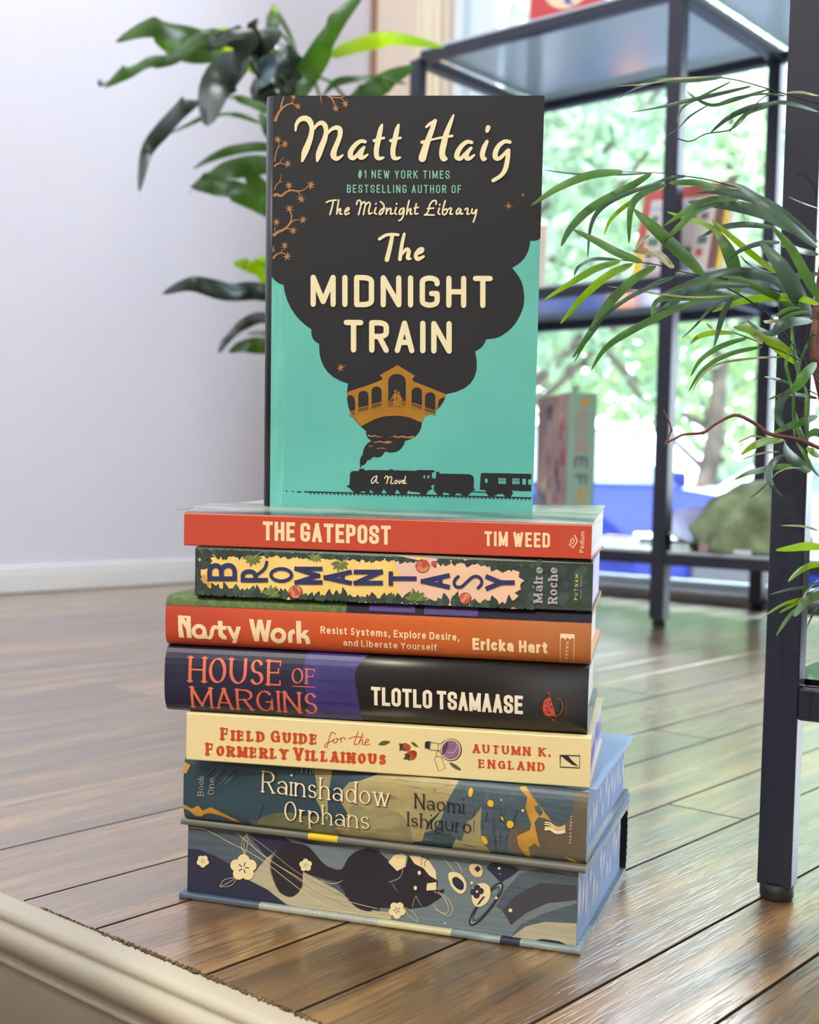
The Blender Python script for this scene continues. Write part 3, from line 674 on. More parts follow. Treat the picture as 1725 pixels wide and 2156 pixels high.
def case_book(name, label, pl, pr, z0, T, W, bulge, nexp, mats, quad, artf, tb=.0028, jacket='dust_jacket', pages_m=None, spine_in=.0, ov=.003, tilt=0.0, zc=14, flat=False, vr=(0, 1)):
    loc, yaw, L = loc_yaw(pl, pr, z0)
    r = empty(name, loc, (0, tilt, yaw)); tag(r, label, 'book', 'books in the stack')
    S = spine_curve(T, bulge, nexp, zc); inn = []
    O = [(W, 0), (W*.5, 0), (.012, 0)] + [(p[0]+bulge, p[1]) for p in S] + [(.012, T), (W*.5, T), (W, T)]
    T2 = T - 2*tb; S2 = spine_curve(T2, bulge*.9, nexp, zc)
    I = [(W, tb), (W*.5, tb), (.013+tb, tb)] + [(p[0]+bulge+tb*.8, p[1]+tb) for p in S2] + [(.013+tb, T-tb), (W*.5, T-tb), (W, T-tb)]
    bm = bmesh.new(); shell(bm, O, I, L, 2)
    sl = [mats]
    def surf(u, v, l):
        z = min(T*.9995, max(T*.0005, v)); y = y_of(T, bulge, nexp, z)+bulge; e = T*.004
        ya, yb = y_of(T, bulge, nexp, min(T, z+e))+bulge, y_of(T, bulge, nexp, max(0, z-e))+bulge
        n = Vector((0, -(min(T, z+e)-max(0, z-e)), ya-yb)).normalized()
        return Vector((u, y, z)) + n*l*(1.0)
    zz = [T/2+T/2*math.sin(-math.pi/2+math.pi*i/zc) for i in range(zc+1)] if bulge > .0006 else None
    A = Art(bm, sl, Matrix.Translation(loc) @ Matrix.Rotation(yaw, 4, 'Z'), L, T, surf, zz)
    artf(A); top = artf.top(bm, sl, L, T, W) if hasattr(artf, 'top') else None
    link(jacket, bm, sl, r)
    page_block(r, ov, L-ov, .010+tb, W-ov, tb+.0002, T-tb-.0002, pages_m or paper_edge_mat('paper_edges', (226, 224, 222), (196, 192, 190)))
    return r

cream = mat('print_cream', (246, 232, 196), .45)
# ---------------------------------------------------------------- bottom book: boards with the painted page edge towards us
navy = mat('edge_navy', (34, 38, 66), .6); slate = mat('edge_slate', (86, 100, 112), .6, rgb2=(72, 84, 98), nscale=30, stretch=(1, 1, 20)); catb = mat('edge_cat_black', (28, 24, 38), .6)
greyb = mat('edge_blue_grey', (118, 134, 142), .6, rgb2=(104, 120, 130), nscale=30, stretch=(1, 1, 20)); sand = mat('edge_sand', (190, 184, 156), .6, rgb2=(172, 168, 146), nscale=24, stretch=(1, 1, 20)); ecream = mat('edge_cream', (240, 224, 176), .6)
gray_c = mat('edge_cover_grey', (104, 106, 100), .38); pblue = mat('pale_blue_board', (128, 160, 204), .35)
b7l, b7r = (-.1319, .7331), (.0956, .6567)
loc, yaw, L7 = loc_yaw(b7l, b7r, 0)
W7 = .1515; B7 = empty('hardcover_book', loc, (0, 0, yaw)); tag(B7, 'bottom book of the stack, its page edge painted with a black cat facing us', 'book', 'books in the stack')
def rbox(bm, x0, x1, y0, y1, z0, z1, r=.0012, mi=0):
    """board with a rounded front edge"""
    ys = [(y0+r-r*math.sin(a), (z0+z1)/2 - (z1-z0)/2*math.cos(a)) for a in [math.pi*i/10 for i in range(11)]]
    ring = ys + [(y1, z1), (y1, z0)]
    a = [bm.verts.new((x0, y, z)) for y, z in ring]; b = [bm.verts.new((x1, y, z)) for y, z in ring]; n = len(ring)
    for i in range(n):
        f = bm.faces.new((a[i], b[i], b[(i+1) % n], a[(i+1) % n])); f.material_index = mi
    bm.faces.new(a[::-1]).material_index = mi; bm.faces.new(b).material_index = mi
bm = bmesh.new(); rbox(bm, 0, .052, 0, W7, .0001, .0036, mi=0); rbox(bm, .052, .125, 0, W7, .0001, .0036, mi=1); rbox(bm, .125, .168, 0, W7, .0001, .0036, mi=2); rbox(bm, .168, .196, 0, W7, .0001, .0036, mi=3); rbox(bm, .196, .207, 0, W7, .0001, .0036, mi=4); rbox(bm, .207, L7, 0, W7, .0001, .0036, mi=3)
bmesh.ops.remove_doubles(bm, verts=bm.verts, dist=1e-6)
link('back_board', bm, [mat('board_slate', (74, 92, 112), .4), mat('board_olive_stripe', (178, 184, 170), .45, rgb2=(140, 152, 152), nscale=40, stretch=(30, 1, 1)), mat('board_straw', (206, 200, 156), .45, rgb2=(176, 176, 150), nscale=30), mat('board_blue_line', (110, 130, 140), .45, rgb2=(150, 164, 164), nscale=60, stretch=(1, 8, 1)), navy], B7)
bm = bmesh.new(); rbox(bm, .0005, .082, 0, W7, .0443, .0482, .0018, 0); rbox(bm, .082, .100, 0, W7, .0443, .0482, .0018, 1); rbox(bm, .100, L7+.0015, 0, W7, .0443, .0482, .0018, 0)
bmesh.ops.remove_doubles(bm, verts=bm.verts, dist=1e-6)
link('front_board', bm, [gray_c, mat('board_yellow', (226, 190, 40), .4)], B7)
# spine at the far side, black with gold dots
bm = bmesh.new(); S = spine_curve(.0478, .0075, 2.6, 12); ring = [(W7 - y, z+.0002) for y, z in S]
a = [bm.verts.new((.0, y, z)) for y, z in ring]; b = [bm.verts.new((L7, y, z)) for y, z in ring]; a2 = [bm.verts.new((0, y-.0025, z)) for y, z in ring]; b2 = [bm.verts.new((L7, y-.0025, z)) for y, z in ring]
for i in range(12):
    for q in ((a[i+1], b[i+1], b[i], a[i]), (a2[i], b2[i], b2[i+1], a2[i+1]), (b[i+1], b2[i+1], b2[i], b[i]), (a[i], a2[i], a2[i+1], a[i+1])): bm.faces.new(q)
for i in range(9):
    z = .006+i*.0044; y = W7 + .0075*(1-abs(2*z/.048-1)**2.6)**.5 - .0045
    for k in range(1):
        vs = [bm.verts.new((L7+.0003, y+.0009*math.cos(t), z+.0009*math.sin(t))) for t in [2*math.pi*j/8 for j in range(8)]]; f = bm.faces.new(vs); f.material_index = 1
link('spine', bm, [mat('spine_black', (22, 22, 26), .45), mat('spine_dot', (214, 206, 168), .4)], B7)

def cat_art(bm, sl):
    def M7(x, y): return (360+x/3.45, 1620+y/3.45)     # left detail view
    def M8(x, y): return (800+x/3.2547, 1600+y/3.2547)
    A = Art(bm, sl, B7.matrix_basis, L7-.0065, .0405, lambda u, v, l: Vector((.0035+u, .0040-l, .0038+v)))
    P = A.poly
    P([M7(60, 400), (1300, 1700), (1300, 2100), (300, 2100)], slate, 1)
    P([M7(*p) for p in ((100, 575), (200, 580), (330, 630), (480, 720), (600, 800), (720, 880), (860, 990), (900, 1100), (60, 950))], navy, 2)
    P([M7(*p) for p in ((560, 470), (700, 640), (860, 760), (1300, 980), (1500, 900), (1300, 600), (880, 480), (700, 430))], navy, 2)
    # curved light sash
    P([M7(*p) for p in ((560, 800), (700, 640), (760, 600), (730, 740), (770, 860), (860, 925), (940, 870), (960, 740), (1200, 870), (1400, 1010), (1600, 1040), (1600, 1120), (1100, 1040), (840, 980), (700, 870))], sand, 3)
    P([M7(*p) for p in ((1000, 760), (1180, 780), (1250, 880), (1330, 960), (1190, 900))], slate, 3)
    P([M7(*p) for p in ((820, 490), (1000, 540), (1200, 560), (1400, 560), (1420, 600), (1300, 660), (1230, 735), (1120, 700), (1000, 590), (900, 540))], greyb, 3)
    P([M8(*p) for p in ((0, 600), (400, 620), (900, 690), (1350, 780), (1350, 1300), (900, 1210), (0, 1080))], greyb, 2)
    P([M8(*p) for p in ((770, 700), (900, 720), (960, 750), (900, 800), (830, 840), (780, 790), (730, 740))], navy, 3)
    P([M8(*p) for p in ((850, 900), (960, 780), (1100, 740), (1350, 800), (1350, 860), (1150, 860), (960, 950), (850, 1050), (800, 1000))], slate, 3)
    P([M8(*p) for p in ((840, 1030), (930, 930), (1100, 840), (1350, 860), (1350, 960), (1150, 980), (1000, 1050), (900, 1130))], mat('edge_dark', (62, 64, 76), .6), 4)
    P([M8(*p) for p in ((900, 1210), (960, 1130), (1100, 1060), (1350, 980), (1350, 1130), (1150, 1120), (1000, 1170), (950, 1230))], slate, 4)
    P([M8(*p) for p in ((900, 1215), (1000, 1140), (1130, 1108), (1350, 1120), (1350, 1290), (1200, 1260))], sand, 5)
    P([M8(*p) for p in ((1030, 1240), (1120, 1225), (1230, 1240), (1350, 1300), (1350, 1340), (1000, 1300))], navy, 6)
    # cat: tail, body, head
    P([M7(*p) for p in ((740, 620), (800, 560), (900, 535), (1000, 560), (1080, 650), (1150, 710), (1240, 725), (1290, 640), (1370, 585), (1470, 580), (1560, 640), (1640, 720), (1710, 740), (1790, 700), (1800, 900), (1500, 1010), (1530, 1028), (1480, 1015), (1440, 1030), (1350, 1000), (1270, 920), (1250, 830), (1140, 800), (1000, 760), (960, 745), (955, 850), (900, 915), (850, 922), (780, 880), (735, 780), (720, 700))], catb, 6, 3)
    P([M8(*p) for p in ((60, 740), (150, 820), (60, 840), (0, 900), (0, 1010), (200, 1020), (330, 1000), (420, 940), (440, 890), (390, 890), (400, 830), (330, 770), (300, 730), (240, 700), (200, 650), (180, 730), (100, 770))], catb, 7)
    P([M8(*p) for p in ((-20, 640), (20, 655), (110, 770), (180, 730), (150, 850), (0, 950), (-40, 900))], catb, 7)
    P([M8(*p) for p in ((60, 700), (100, 650), (160, 640), (185, 655), (178, 730), (120, 760))], ecream, 8)
    P([M8(*p) for p in ((200, 652), (270, 655), (340, 690), (385, 760), (390, 820), (340, 790), (300, 740), (240, 710))], ecream, 8)
    P([M8(*p) for p in ((325, 845), (390, 835), (388, 890), (320, 893))], ecream, 9)
    for x, y in ((272, 772), (245, 876)): A.disc(M8(x, y), 3.6, ecream, 9, 4.6)
    P([M8(*p) for p in ((80, 845), (100, 850), (130, 910), (100, 880))], slate, 9)
    B = lambda pts, w=1.1, c=ecream, l=10, f=M8: A.brush([f(*p) for p in pts], c, l, w, joins=False)
    B(((60, 835), (140, 800), (160, 740), (190, 690)), .7, sand); B(((225, 1010), (235, 960), (250, 930)), .6); B(((290, 1000), (265, 960), (250, 930)), .6)
    B(((290, 720), (285, 690), (300, 660)), 1, catb); B(((310, 730), (310, 700), (340, 670)), 1, catb)
    B(((445, 680), (480, 720), (510, 760)), .9); B(((520, 690), (550, 730), (570, 770)), .9)
    B(((370, 900), (430, 930), (470, 1000), (460, 1050), (400, 1030), (370, 990)), 1); B(((400, 900), (470, 950), (500, 1020), (480, 1065), (430, 1050), (380, 1010)), 1)
    B(((430, 885), (440, 890), (425, 905)), 3, catb)
    for pts in (((130, 420), (260, 440), (430, 530), (640, 640), (940, 870), (1120, 985), (1350, 1045), (1600, 1040)), ((480, 460), (600, 560), (740, 670), (920, 780), (1100, 900), (1300, 960), (1500, 1010)), ((560, 470), (700, 570), (870, 710), (1050, 820), (1300, 940)), ((550, 480), (640, 600), (860, 750), (1040, 870), (1300, 1000))): B(pts, 1.0, sand if pts[0][0] > 500 else ecream, 8, M7)
    B(((765, 590), (725, 680), (740, 780), (790, 890), (850, 925)), .9, sand, 8, M7); B(((1090, 800), (1150, 825), (1200, 825), (1250, 805)), 1.0, ecream, 9, M7)
    B(((1590, 820), (1660, 790), (1690, 730)), .9, sand, 9, M7)
    def flower(c, R, f=M7, rot=0):
        x, y = f(*c)
        for k in range(5):
            a = rot+2*math.pi*k/5; A.disc((x+R*.56*math.cos(a), y+R*.56*math.sin(a)), R*.46, ecream, 11, n=12)
        A.disc((x, y), R*.5, ecream, 11)
        for k in range(5):
            a = rot+2*math.pi*k/5+.3; A.brush([(x+R*.12*math.cos(a), y+R*.12*math.sin(a)), (x+R*.42*math.cos(a), y+R*.42*math.sin(a))], slate, 12, R*.09, 0, joins=False)
    flower((530, 712), 28, rot=-.3); flower((235, 665), 13, rot=.3); flower((982, 693), 13.5, rot=.9); flower((1645, 1020), 18, rot=.3)
    for pts in (((540, 620), (515, 540), (558, 465), (560, 540), (540, 620)), ((538, 610), (535, 540), (558, 465)), ((358, 850), (390, 800), (475, 785), (440, 840), (358, 850)), ((358, 850), (420, 820), (475, 785)), ((1700, 1000), (1760, 1030), (1800, 1100), (1730, 1060), (1700, 1000))): B(pts, .8, ecream, 12, M7)
    # seeds and the small ringed planet
    P([M8(*p) for p in ((470, 785), (500, 765), (560, 785), (595, 850), (580, 905), (540, 912), (490, 860))], ecream, 9, 3); P([M8(*p) for p in ((500, 810), (530, 800), (575, 840), (572, 885), (540, 885), (505, 850))], navy, 10, 3)
    P([M8(*p) for p in ((612, 735), (640, 708), (690, 720), (706, 760), (690, 800), (640, 790))], mat('edge_peach', (236, 204, 160), .6), 9, 3)
    for dx, dy in ((0, -10), (10, 0), (0, 10), (-10, 0)): A.disc(M8(672+dx, 745+dy), 3.4, navy, 10)
    P([M8(*p) for p in ((632, 920), (650, 860), (710, 842), (755, 870), (756, 940), (720, 990), (670, 1005), (638, 975))], ecream, 9, 3)
    for dx, dy in ((0, -25), (25, -3), (-3, 25), (-24, 3)): A.disc(M8(668+dx, 900+dy), 7, navy, 10)
    A.disc(M8(668, 900), 2.6, ecream, 11)
    cx, cy = M8(730, 985); 
    for R, w_, m_ in ((1, 4.0, navy), (.93, 2.0, ecream), (.80, 1.4, navy)): A.brush([(cx+R*54*math.cos(t)*math.cos(-.92)-R*13*math.sin(t)*math.sin(-.92), cy+R*54*math.cos(t)*math.sin(-.92)+R*13*math.sin(t)*math.cos(-.92)) for t in [2*math.pi*i/26 for i in range(27)]], m_, 9 if R == 1 else 8, w_, 2, joins=False)
    for x, y, r in ((820, 740, 3), (825, 778, 1.3), (632, 840, 3), (800, 943, 3), (897, 1028, 4), (448, 1116, 2), (130, 657, 4)): A.disc(M8(x, y), r, ecream, 12)
    # painted head edge on the right side: pale blue with white brush marks
    wm = mat('edge_mark_white', (226, 232, 240), .6); lm = mat('edge_mark_lilac', (150, 170, 226), .6); ed = mat('edge_light_blue', (140, 172, 220), .6)
    A2 = Art(bm, sl, [(0, 1), (1, 1), (0, 0), (1, 0)], W7-.01, .0405, lambda u, v, l: Vector((L7-.003+l, .004+u, .0038+v)))
    side_marks(A2, ed, wm, lm)
def side_marks(A2, ed, wm, lm, seed=5):
    rr = random.Random(seed); A2.conv([(0, 0), (1, 0), (1, 1), (0, 1)], ed, 1)
    for k in range(13):
        x = .03+k*.078+rr.uniform(-.01, .01); y = rr.uniform(.3, .7); h = rr.uniform(.14, .32)
        A2.poly([(x-.012, y-h), (x+.010, y-h*.6), (x+.018, y), (x+.008, y+h*.9), (x-.004, y+h*.5), (x-.016, y+h*.2)], wm, 3)
        A2.brush([(x-.03, y+h*1.1), (x+.03, y+h*.3), (x+.045, y-h*.9), (x+.01, y-h*1.3)], lm if k % 2 else wm, 2, .010, 4, joins=False)
page_block(B7, .0035, L7-.003, .004, W7-.004, .0038, .0443, mat('edge_base_blue', (126, 150, 190), .6), artfn=cat_art)

# ---------------------------------------------------------------- second book: Rainshadow
teal = mat('jacket_teal', (54, 84, 92), .42, rgb2=(44, 70, 86), nscale=20)
def rain_art(A):
    def M(x, y): return (540+x/3.594, 1600+y/3.594)
    def K(x, y): return (800+x/3.2547, 1600+y/3.2547)
    def Q(x, y): return (360+x/3.45, 1620+y/3.45)
    khaki = mat('rain_khaki', (160, 154, 112), .42, rgb2=(140, 136, 104), nscale=60); cloud = mat('rain_cloud', (176, 162, 112), .42, rgb2=(160, 148, 108), nscale=70); olive = mat('rain_olive', (112, 116, 82), .42, rgb2=(92, 100, 78), nscale=60)
    gold = mat('rain_gold', (206, 160, 66), .4, rgb2=(180, 134, 54), nscale=60); blue = mat('rain_blue', (62, 80, 98), .42, rgb2=(78, 96, 106), nscale=50, stretch=(1, 1, 9)); dk = mat('rain_dark', (40, 44, 60), .42); brn = mat('rain_umber', (104, 94, 78), .42, rgb2=(92, 84, 74), nscale=40)
    yel = mat('rain_leaf_yellow', (232, 186, 44), .4); line = mat('rain_line', (128, 112, 74), .5)
    P = A.poly
    P([M(*p) for p in ((410, 20), (570, 20), (560, 160), (540, 300), (545, 470), (500, 430), (480, 350), (440, 280), (460, 200))], khaki, 1)
    P([M(*p) for p in ((-60, 500), (30, 440), (120, 405), (260, 395), (330, 420), (480, 430), (620, 480), (1000, 620), (700, 640), (-60, 560))], olive, 2)
    P([M(*p) for p in ((645, 330), (640, 240), (700, 170), (780, 160), (900, 120), (920, 40), (1600, 60), (1560, 160), (1400, 380), (1300, 470), (1250, 620), (900, 640), (600, 520), (700, 420))], cloud, 1)
    P([M(*p) for p in ((700, 360), (740, 335), (800, 350), (850, 390), (1000, 370), (1100, 420), (1160, 500), (1180, 640), (700, 640), (600, 520), (720, 430))], khaki, 3)
    P([M(*p) for p in ((0, 480), (-60, 480), (-60, 340), (0, 300), (60, 330))], teal, 3)
    # swirling cloud lines
    rr = random.Random(2)
    for cx, cy, R in ((1010, 440, 90), (1090, 560, 90), (860, 600, 80), (960, 560, 70), (740, 560, 60), (100, 470, 60), (200, 440, 50), (1000, 300, 60), (620, 560, 50)):
        for k in range(4):
            r_ = R*(1-.2*k); A.brush([M(cx+r_*math.cos(t), cy-r_*.6*math.sin(t)) for t in [math.pi*(.05+.9*i/8) for i in range(9)]], line, 4, .6, 2, joins=False)
    for k in range(16):
        x = rr.uniform(700, 1450); y = rr.uniform(60, 330); A.brush([M(x, y), M(x+60, y-12), M(x+130, y+6)], line, 4, .5, 3, joins=False)
    # right: streaked rock face, night blue, falling yellow leaves
    P([K(*p) for p in ((540, 140), (760, 170), (980, 190), (1300, 200), (1450, 210), (1450, 500), (900, 660), (650, 620), (560, 580), (480, 510), (300, 500), (400, 380), (470, 270))], blue, 5)
    P([K(*p) for p in ((480, 620), (520, 540), (560, 560), (600, 420), (640, 400), (700, 320), (690, 450), (700, 560), (760, 640), (600, 640))], khaki, 6)
    P([K(*p) for p in ((300, 500), (400, 380), (470, 270), (430, 380), (400, 440), (370, 480))], khaki, 6)
    for k in range(34):
        x = rr.uniform(640, 950); y0 = rr.uniform(300, 560); A.brush([K(x, y0), K(x-8, y0+rr.uniform(40, 110))], dk, 6, rr.uniform(.6, 2.2), 0, joins=False)
    for k in range(18):
        x = rr.uniform(560, 1000); y0 = rr.uniform(170, 300); A.brush([K(x, y0), K(x-14, y0+rr.uniform(30, 80))], mat('rain_streak', (96, 114, 120), .45), 6, rr.uniform(.5, 1.4), 0, joins=False)
    P([K(*p) for p in ((870, 560), (900, 480), (960, 450), (1040, 470), (1120, 430), (1250, 440), (1330, 230), (1450, 220), (1450, 760), (1250, 720), (960, 690), (890, 630))], brn, 7)
    P([K(*p) for p in ((1180, 220), (1330, 230), (1320, 400), (1240, 440), (1180, 400), (1200, 320))], blue, 8)
    P([K(*p) for p in ((950, 200), (990, 190), (1060, 270), (1180, 420), (1130, 400), (1090, 390), (1060, 430), (1080, 520), (1100, 600), (1060, 570), (1020, 600), (1030, 670), (1080, 700), (1000, 660), (950, 590), (940, 520), (1030, 480), (1040, 440), (1000, 330), (1010, 260))], gold, 9)
    P([K(*p) for p in ((1060, 320), (1090, 310), (1120, 360), (1100, 385), (1070, 350))], blue, 10)
    P([K(*p) for p in ((1250, 655), (1320, 680), (1400, 735), (1330, 715))], gold, 10)
    P([Q(*p) for p in ((75, 250), (110, 262), (150, 285), (200, 262), (225, 300), (290, 275), (380, 320), (500, 385), (440, 375), (350, 335), (280, 320), (240, 325), (215, 345), (170, 340), (130, 300), (75, 275))], gold, 3)
    P([Q(*p) for p in ((75, 20), (110, 30), (140, -30), (75, -60))], gold, 3)
    for k in range(9):
        x = 340+rr.uniform(-100, 60); y = rr.uniform(-20, 60); A.brush([Q(x, y+60), Q(x+60, y)], mat('rain_teal_light', (82, 110, 112), .45), 2, rr.uniform(1, 3), 0, joins=False)
    for x, y, a, b in ((622, 225, 4.8, 9), (760, 298, 6.5, 7.5), (895, 440, 7.5, 8), (718, 548, 5.5, 10), (840, 400, 2, 5)): A.disc(K(x, y), a, yel, 11, b, rot=.1 if x < 700 else -.5)
    A.disc(K(372, 208), 3, mat('rain_rose', (190, 100, 80), .5), 5); P([K(*p) for p in ((970, 338), (992, 340), (982, 360))], cream, 11); A.disc(K(833, 275), 1.6, cream, 11)
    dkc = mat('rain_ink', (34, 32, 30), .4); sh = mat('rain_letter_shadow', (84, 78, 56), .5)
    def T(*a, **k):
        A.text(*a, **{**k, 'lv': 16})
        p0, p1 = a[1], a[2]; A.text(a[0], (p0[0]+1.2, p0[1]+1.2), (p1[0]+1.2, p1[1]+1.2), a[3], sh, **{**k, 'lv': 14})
    sty = dict(t=.085, thin=.035, serif=.05, X=.62, rnd=True, r=.5, w=.50, gap=.13)
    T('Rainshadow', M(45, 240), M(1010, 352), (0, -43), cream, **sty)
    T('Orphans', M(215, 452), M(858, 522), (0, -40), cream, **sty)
    A.text('The', M(318, 100), M(455, 112), (0, -17), sand, 16, **{**sty, 't': .09})
    A.text('Naomi', M(1200, 360), M(1575, 402), (0, -30), dkc, 16, **{**sty, 't': .10, 'thin': .045})
    A.text('Ishiguro', M(1145, 494), M(1630, 552), (0, -29), dkc, 16, **{**sty, 't': .10, 'thin': .045})
    A.text('Book', Q(240, 190), Q(243, 42), (-12, 0), sand, 16, **{**sty, 't': .11, 'thin': .06, 'X': .7}); A.text('One', Q(316, 182), Q(320, 62), (-12.5, 0), sand, 16, **{**sty, 't': .11, 'thin': .06, 'X': .7})
    A.text('SAGA PRESS', K(1312, 572), K(1322, 380), (-4.2, 0), cream, 16, t=.14, w=.55, gap=.35, rnd=True, r=.5)
    for k in range(4): A.brush([K(1132, 425+k*14+(6 if k > 1 else 0)), K(1170, 430+k*14), K(1205, 455+k*13), K(1240, 460+k*12), K(1274, 446+k*14)], ecream, 16, 2.6 if k < 3 else 5, 4, joins=False)
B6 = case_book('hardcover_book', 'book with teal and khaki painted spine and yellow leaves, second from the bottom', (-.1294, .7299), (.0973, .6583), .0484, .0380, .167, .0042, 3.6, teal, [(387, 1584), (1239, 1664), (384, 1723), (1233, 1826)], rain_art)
# top board of this book: pale blue, larger than the jacket; painted side edge
def side_art(root, L, W, z0, z1, pal, seed):
    bm = bmesh.new(); sl = []
    A2 = Art(bm, sl, [(0, 1), (1, 1), (0, 0), (1, 0)], W, z1-z0, lambda u, v, l: Vector((L+l, .012+u, z0+v)))
    side_marks(A2, *pal, seed); link('painted_edge', bm, sl, root)
wm = mat('edge_mark_white', (226, 232, 240), .6); lm = mat('edge_mark_lilac', (150, 170, 226), .6); ed = mat('edge_light_blue', (140, 172, 220), .6)
side_art(B6, .2377-.0028, .148, .0032, .0350, (ed, wm, lm), 8)
bm = bmesh.new(); box(bm, .150, .2405, .012, .1672, .03802, .0383)
link('board_lining', bm, pblue, B6)
bm = bmesh.new(); box(bm, .16, .2400, .02, .1655, -.00018, .0)
link('lower_lining', bm, pblue, B6)

# ---------------------------------------------------------------- third: Field Guide (paperback)
def field_art(A):
    def M(x, y): return (340+x/3.594, 1340+y/3.594)
    def K(x, y): return (780+x/3.670, 1540+y/3.670)
    rd = mat('field_red', (200, 74, 36), .5); lk = mat('field_line', (60, 44, 50), .5); gl = mat('field_green', (92, 104, 62), .5); pu = mat('field_purple', (128, 92, 130), .45, rgb2=(160, 120, 156), nscale=90); pd = mat('field_purple_dark', (86, 60, 96), .5); bk = mat('field_black', (40, 32, 40), .5)
    sty = dict(t=.28, thin=.10, serif=.06, slab=True, small=.82, gap=.20, w=.52, rnd=True, r=.5, space=.28)
    A.text('FIELD GUIDE', M(448, 780), M(1180, 815), (0, -24), rd, 2, **sty)
    A.text('FORMERLY VILLAINOUS', M(335, 895), M(1700, 968), (0, -24), rd, 2, **sty)
    A.text('AUTUMN K.', K(790, 162), K(1395, 192), (0, -16.5), rd, 2, **{**sty, 'gap': .24, 'small': .0, 'space': .6})
    A.text('ENGLAND', K(835, 278), K(1350, 306), (0, -16.5), rd, 2, **{**sty, 'gap': .26, 'small': .0})
    B = lambda pts, w, m=rd, f=M, l=2: A.brush([f(*p) for p in pts], m, l, w, 4)
    B(((1320, 740), (1290, 725), (1270, 770), (1255, 830), (1240, 840), (1240, 815), (1290, 790), (1310, 775)), 1.7); B(((1310, 775), (1300, 800), (1318, 805), (1335, 780), (1320, 768), (1335, 780), (1350, 775), (1362, 770), (1358, 805), (1365, 770), (1385, 765), (1392, 785)), 1.6)
    B(((1490, 720), (1465, 790), (1460, 815), (1480, 815)), 1.7); B(((1415, 775), (1460, 758), (1530, 765)), 1.5); B(((1525, 730), (1500, 790), (1490, 818), (1505, 790), (1525, 782), (1520, 815), (1540, 812)), 1.6); B(((1540, 805), (1570, 790), (1562, 775), (1545, 790), (1545, 820), (1578, 815)), 1.6)
    # leaves, strawberries
    def leaf(pts): A.poly([K(*p) for p in pts], gl, 2, 3); A.brush([K(*pts[0]), K(*pts[len(pts)//2])], lk, 3, .5, 0, joins=False)
    leaf(((65, 102), (90, 75), (130, 72), (155, 80), (130, 98), (100, 108))); leaf(((315, 85), (340, 85), (370, 118), (340, 112))); leaf(((612, 240), (650, 250), (690, 280), (700, 300), (660, 290), (630, 270)))
    bm_ = mat('field_berry', (190, 84, 50), .45, rgb2=(150, 56, 40), nscale=200)
    A.poly([K(*p) for p in ((245, 100), (270, 88), (305, 105), (312, 130), (290, 150), (255, 145))], bm_, 2, 3); A.poly([K(*p) for p in ((285, 160), (330, 145), (358, 160), (355, 195), (330, 220), (290, 205))], bm_, 2, 3)
    gd = mat('field_leaf_dark', (60, 66, 40), .5)
    A.poly([K(*p) for p in ((222, 90), (245, 95), (262, 92), (250, 115), (262, 150), (240, 140), (225, 155), (228, 125))], gd, 3); A.poly([K(*p) for p in ((265, 170), (290, 172), (310, 185), (300, 205), (312, 228), (285, 215), (250, 212), (270, 195))], gd, 3)
    # flask with purple potion and a blank tag
    A.disc(K(625, 142), 22.5, lk, 2, 24, n=26); A.disc(K(622, 141), 21, mat('field_cream2', (228, 212, 168), .5), 3, 22.5, n=26); A.disc(K(622, 142), 18.5, pu, 4, 20, n=26)
    A.poly([K(*p) for p in ((575, 100), (600, 80), (595, 130), (560, 180), (555, 140))], pd, 5, 3); A.brush([K(600, 160), K(650, 160), K(670, 110)], mat('field_gloss', (196, 166, 190), .4), 6, 2, 4)
    for a, b in (((455, 80), (540, 95)), ((458, 140), (545, 148)), ((440, 75), (425, 125)), ((468, 78), (458, 138)), ((540, 95), (575, 70)), ((525, 100), (522, 148))): A.brush([K(*a), K(*b)], lk, 6, 1.0, 0)
    A.poly([K(*p) for p in ((425, 78), (462, 74), (455, 136), (420, 126))], bk, 5)
    A.brush([K(*p) for p in ((510, 190), (495, 210), (528, 305), (580, 285), (550, 195), (510, 190))], lk, 5, 1.0, 0); A.brush([K(512, 195), K(520, 150), K(560, 180)], lk, 5, .8, 3)
    # black box emblem
    A.brush([K(*p) for p in ((1468, 184), (1620, 188), (1617, 282), (1468, 274), (1468, 184))], bk, 3, 2.2, 0); A.poly([K(*p) for p in ((1470, 186), (1530, 190), (1560, 225), (1610, 270), (1560, 255), (1520, 225))], bk, 3)
field_c = mat('field_cover_cream', (236, 220, 168), .42)
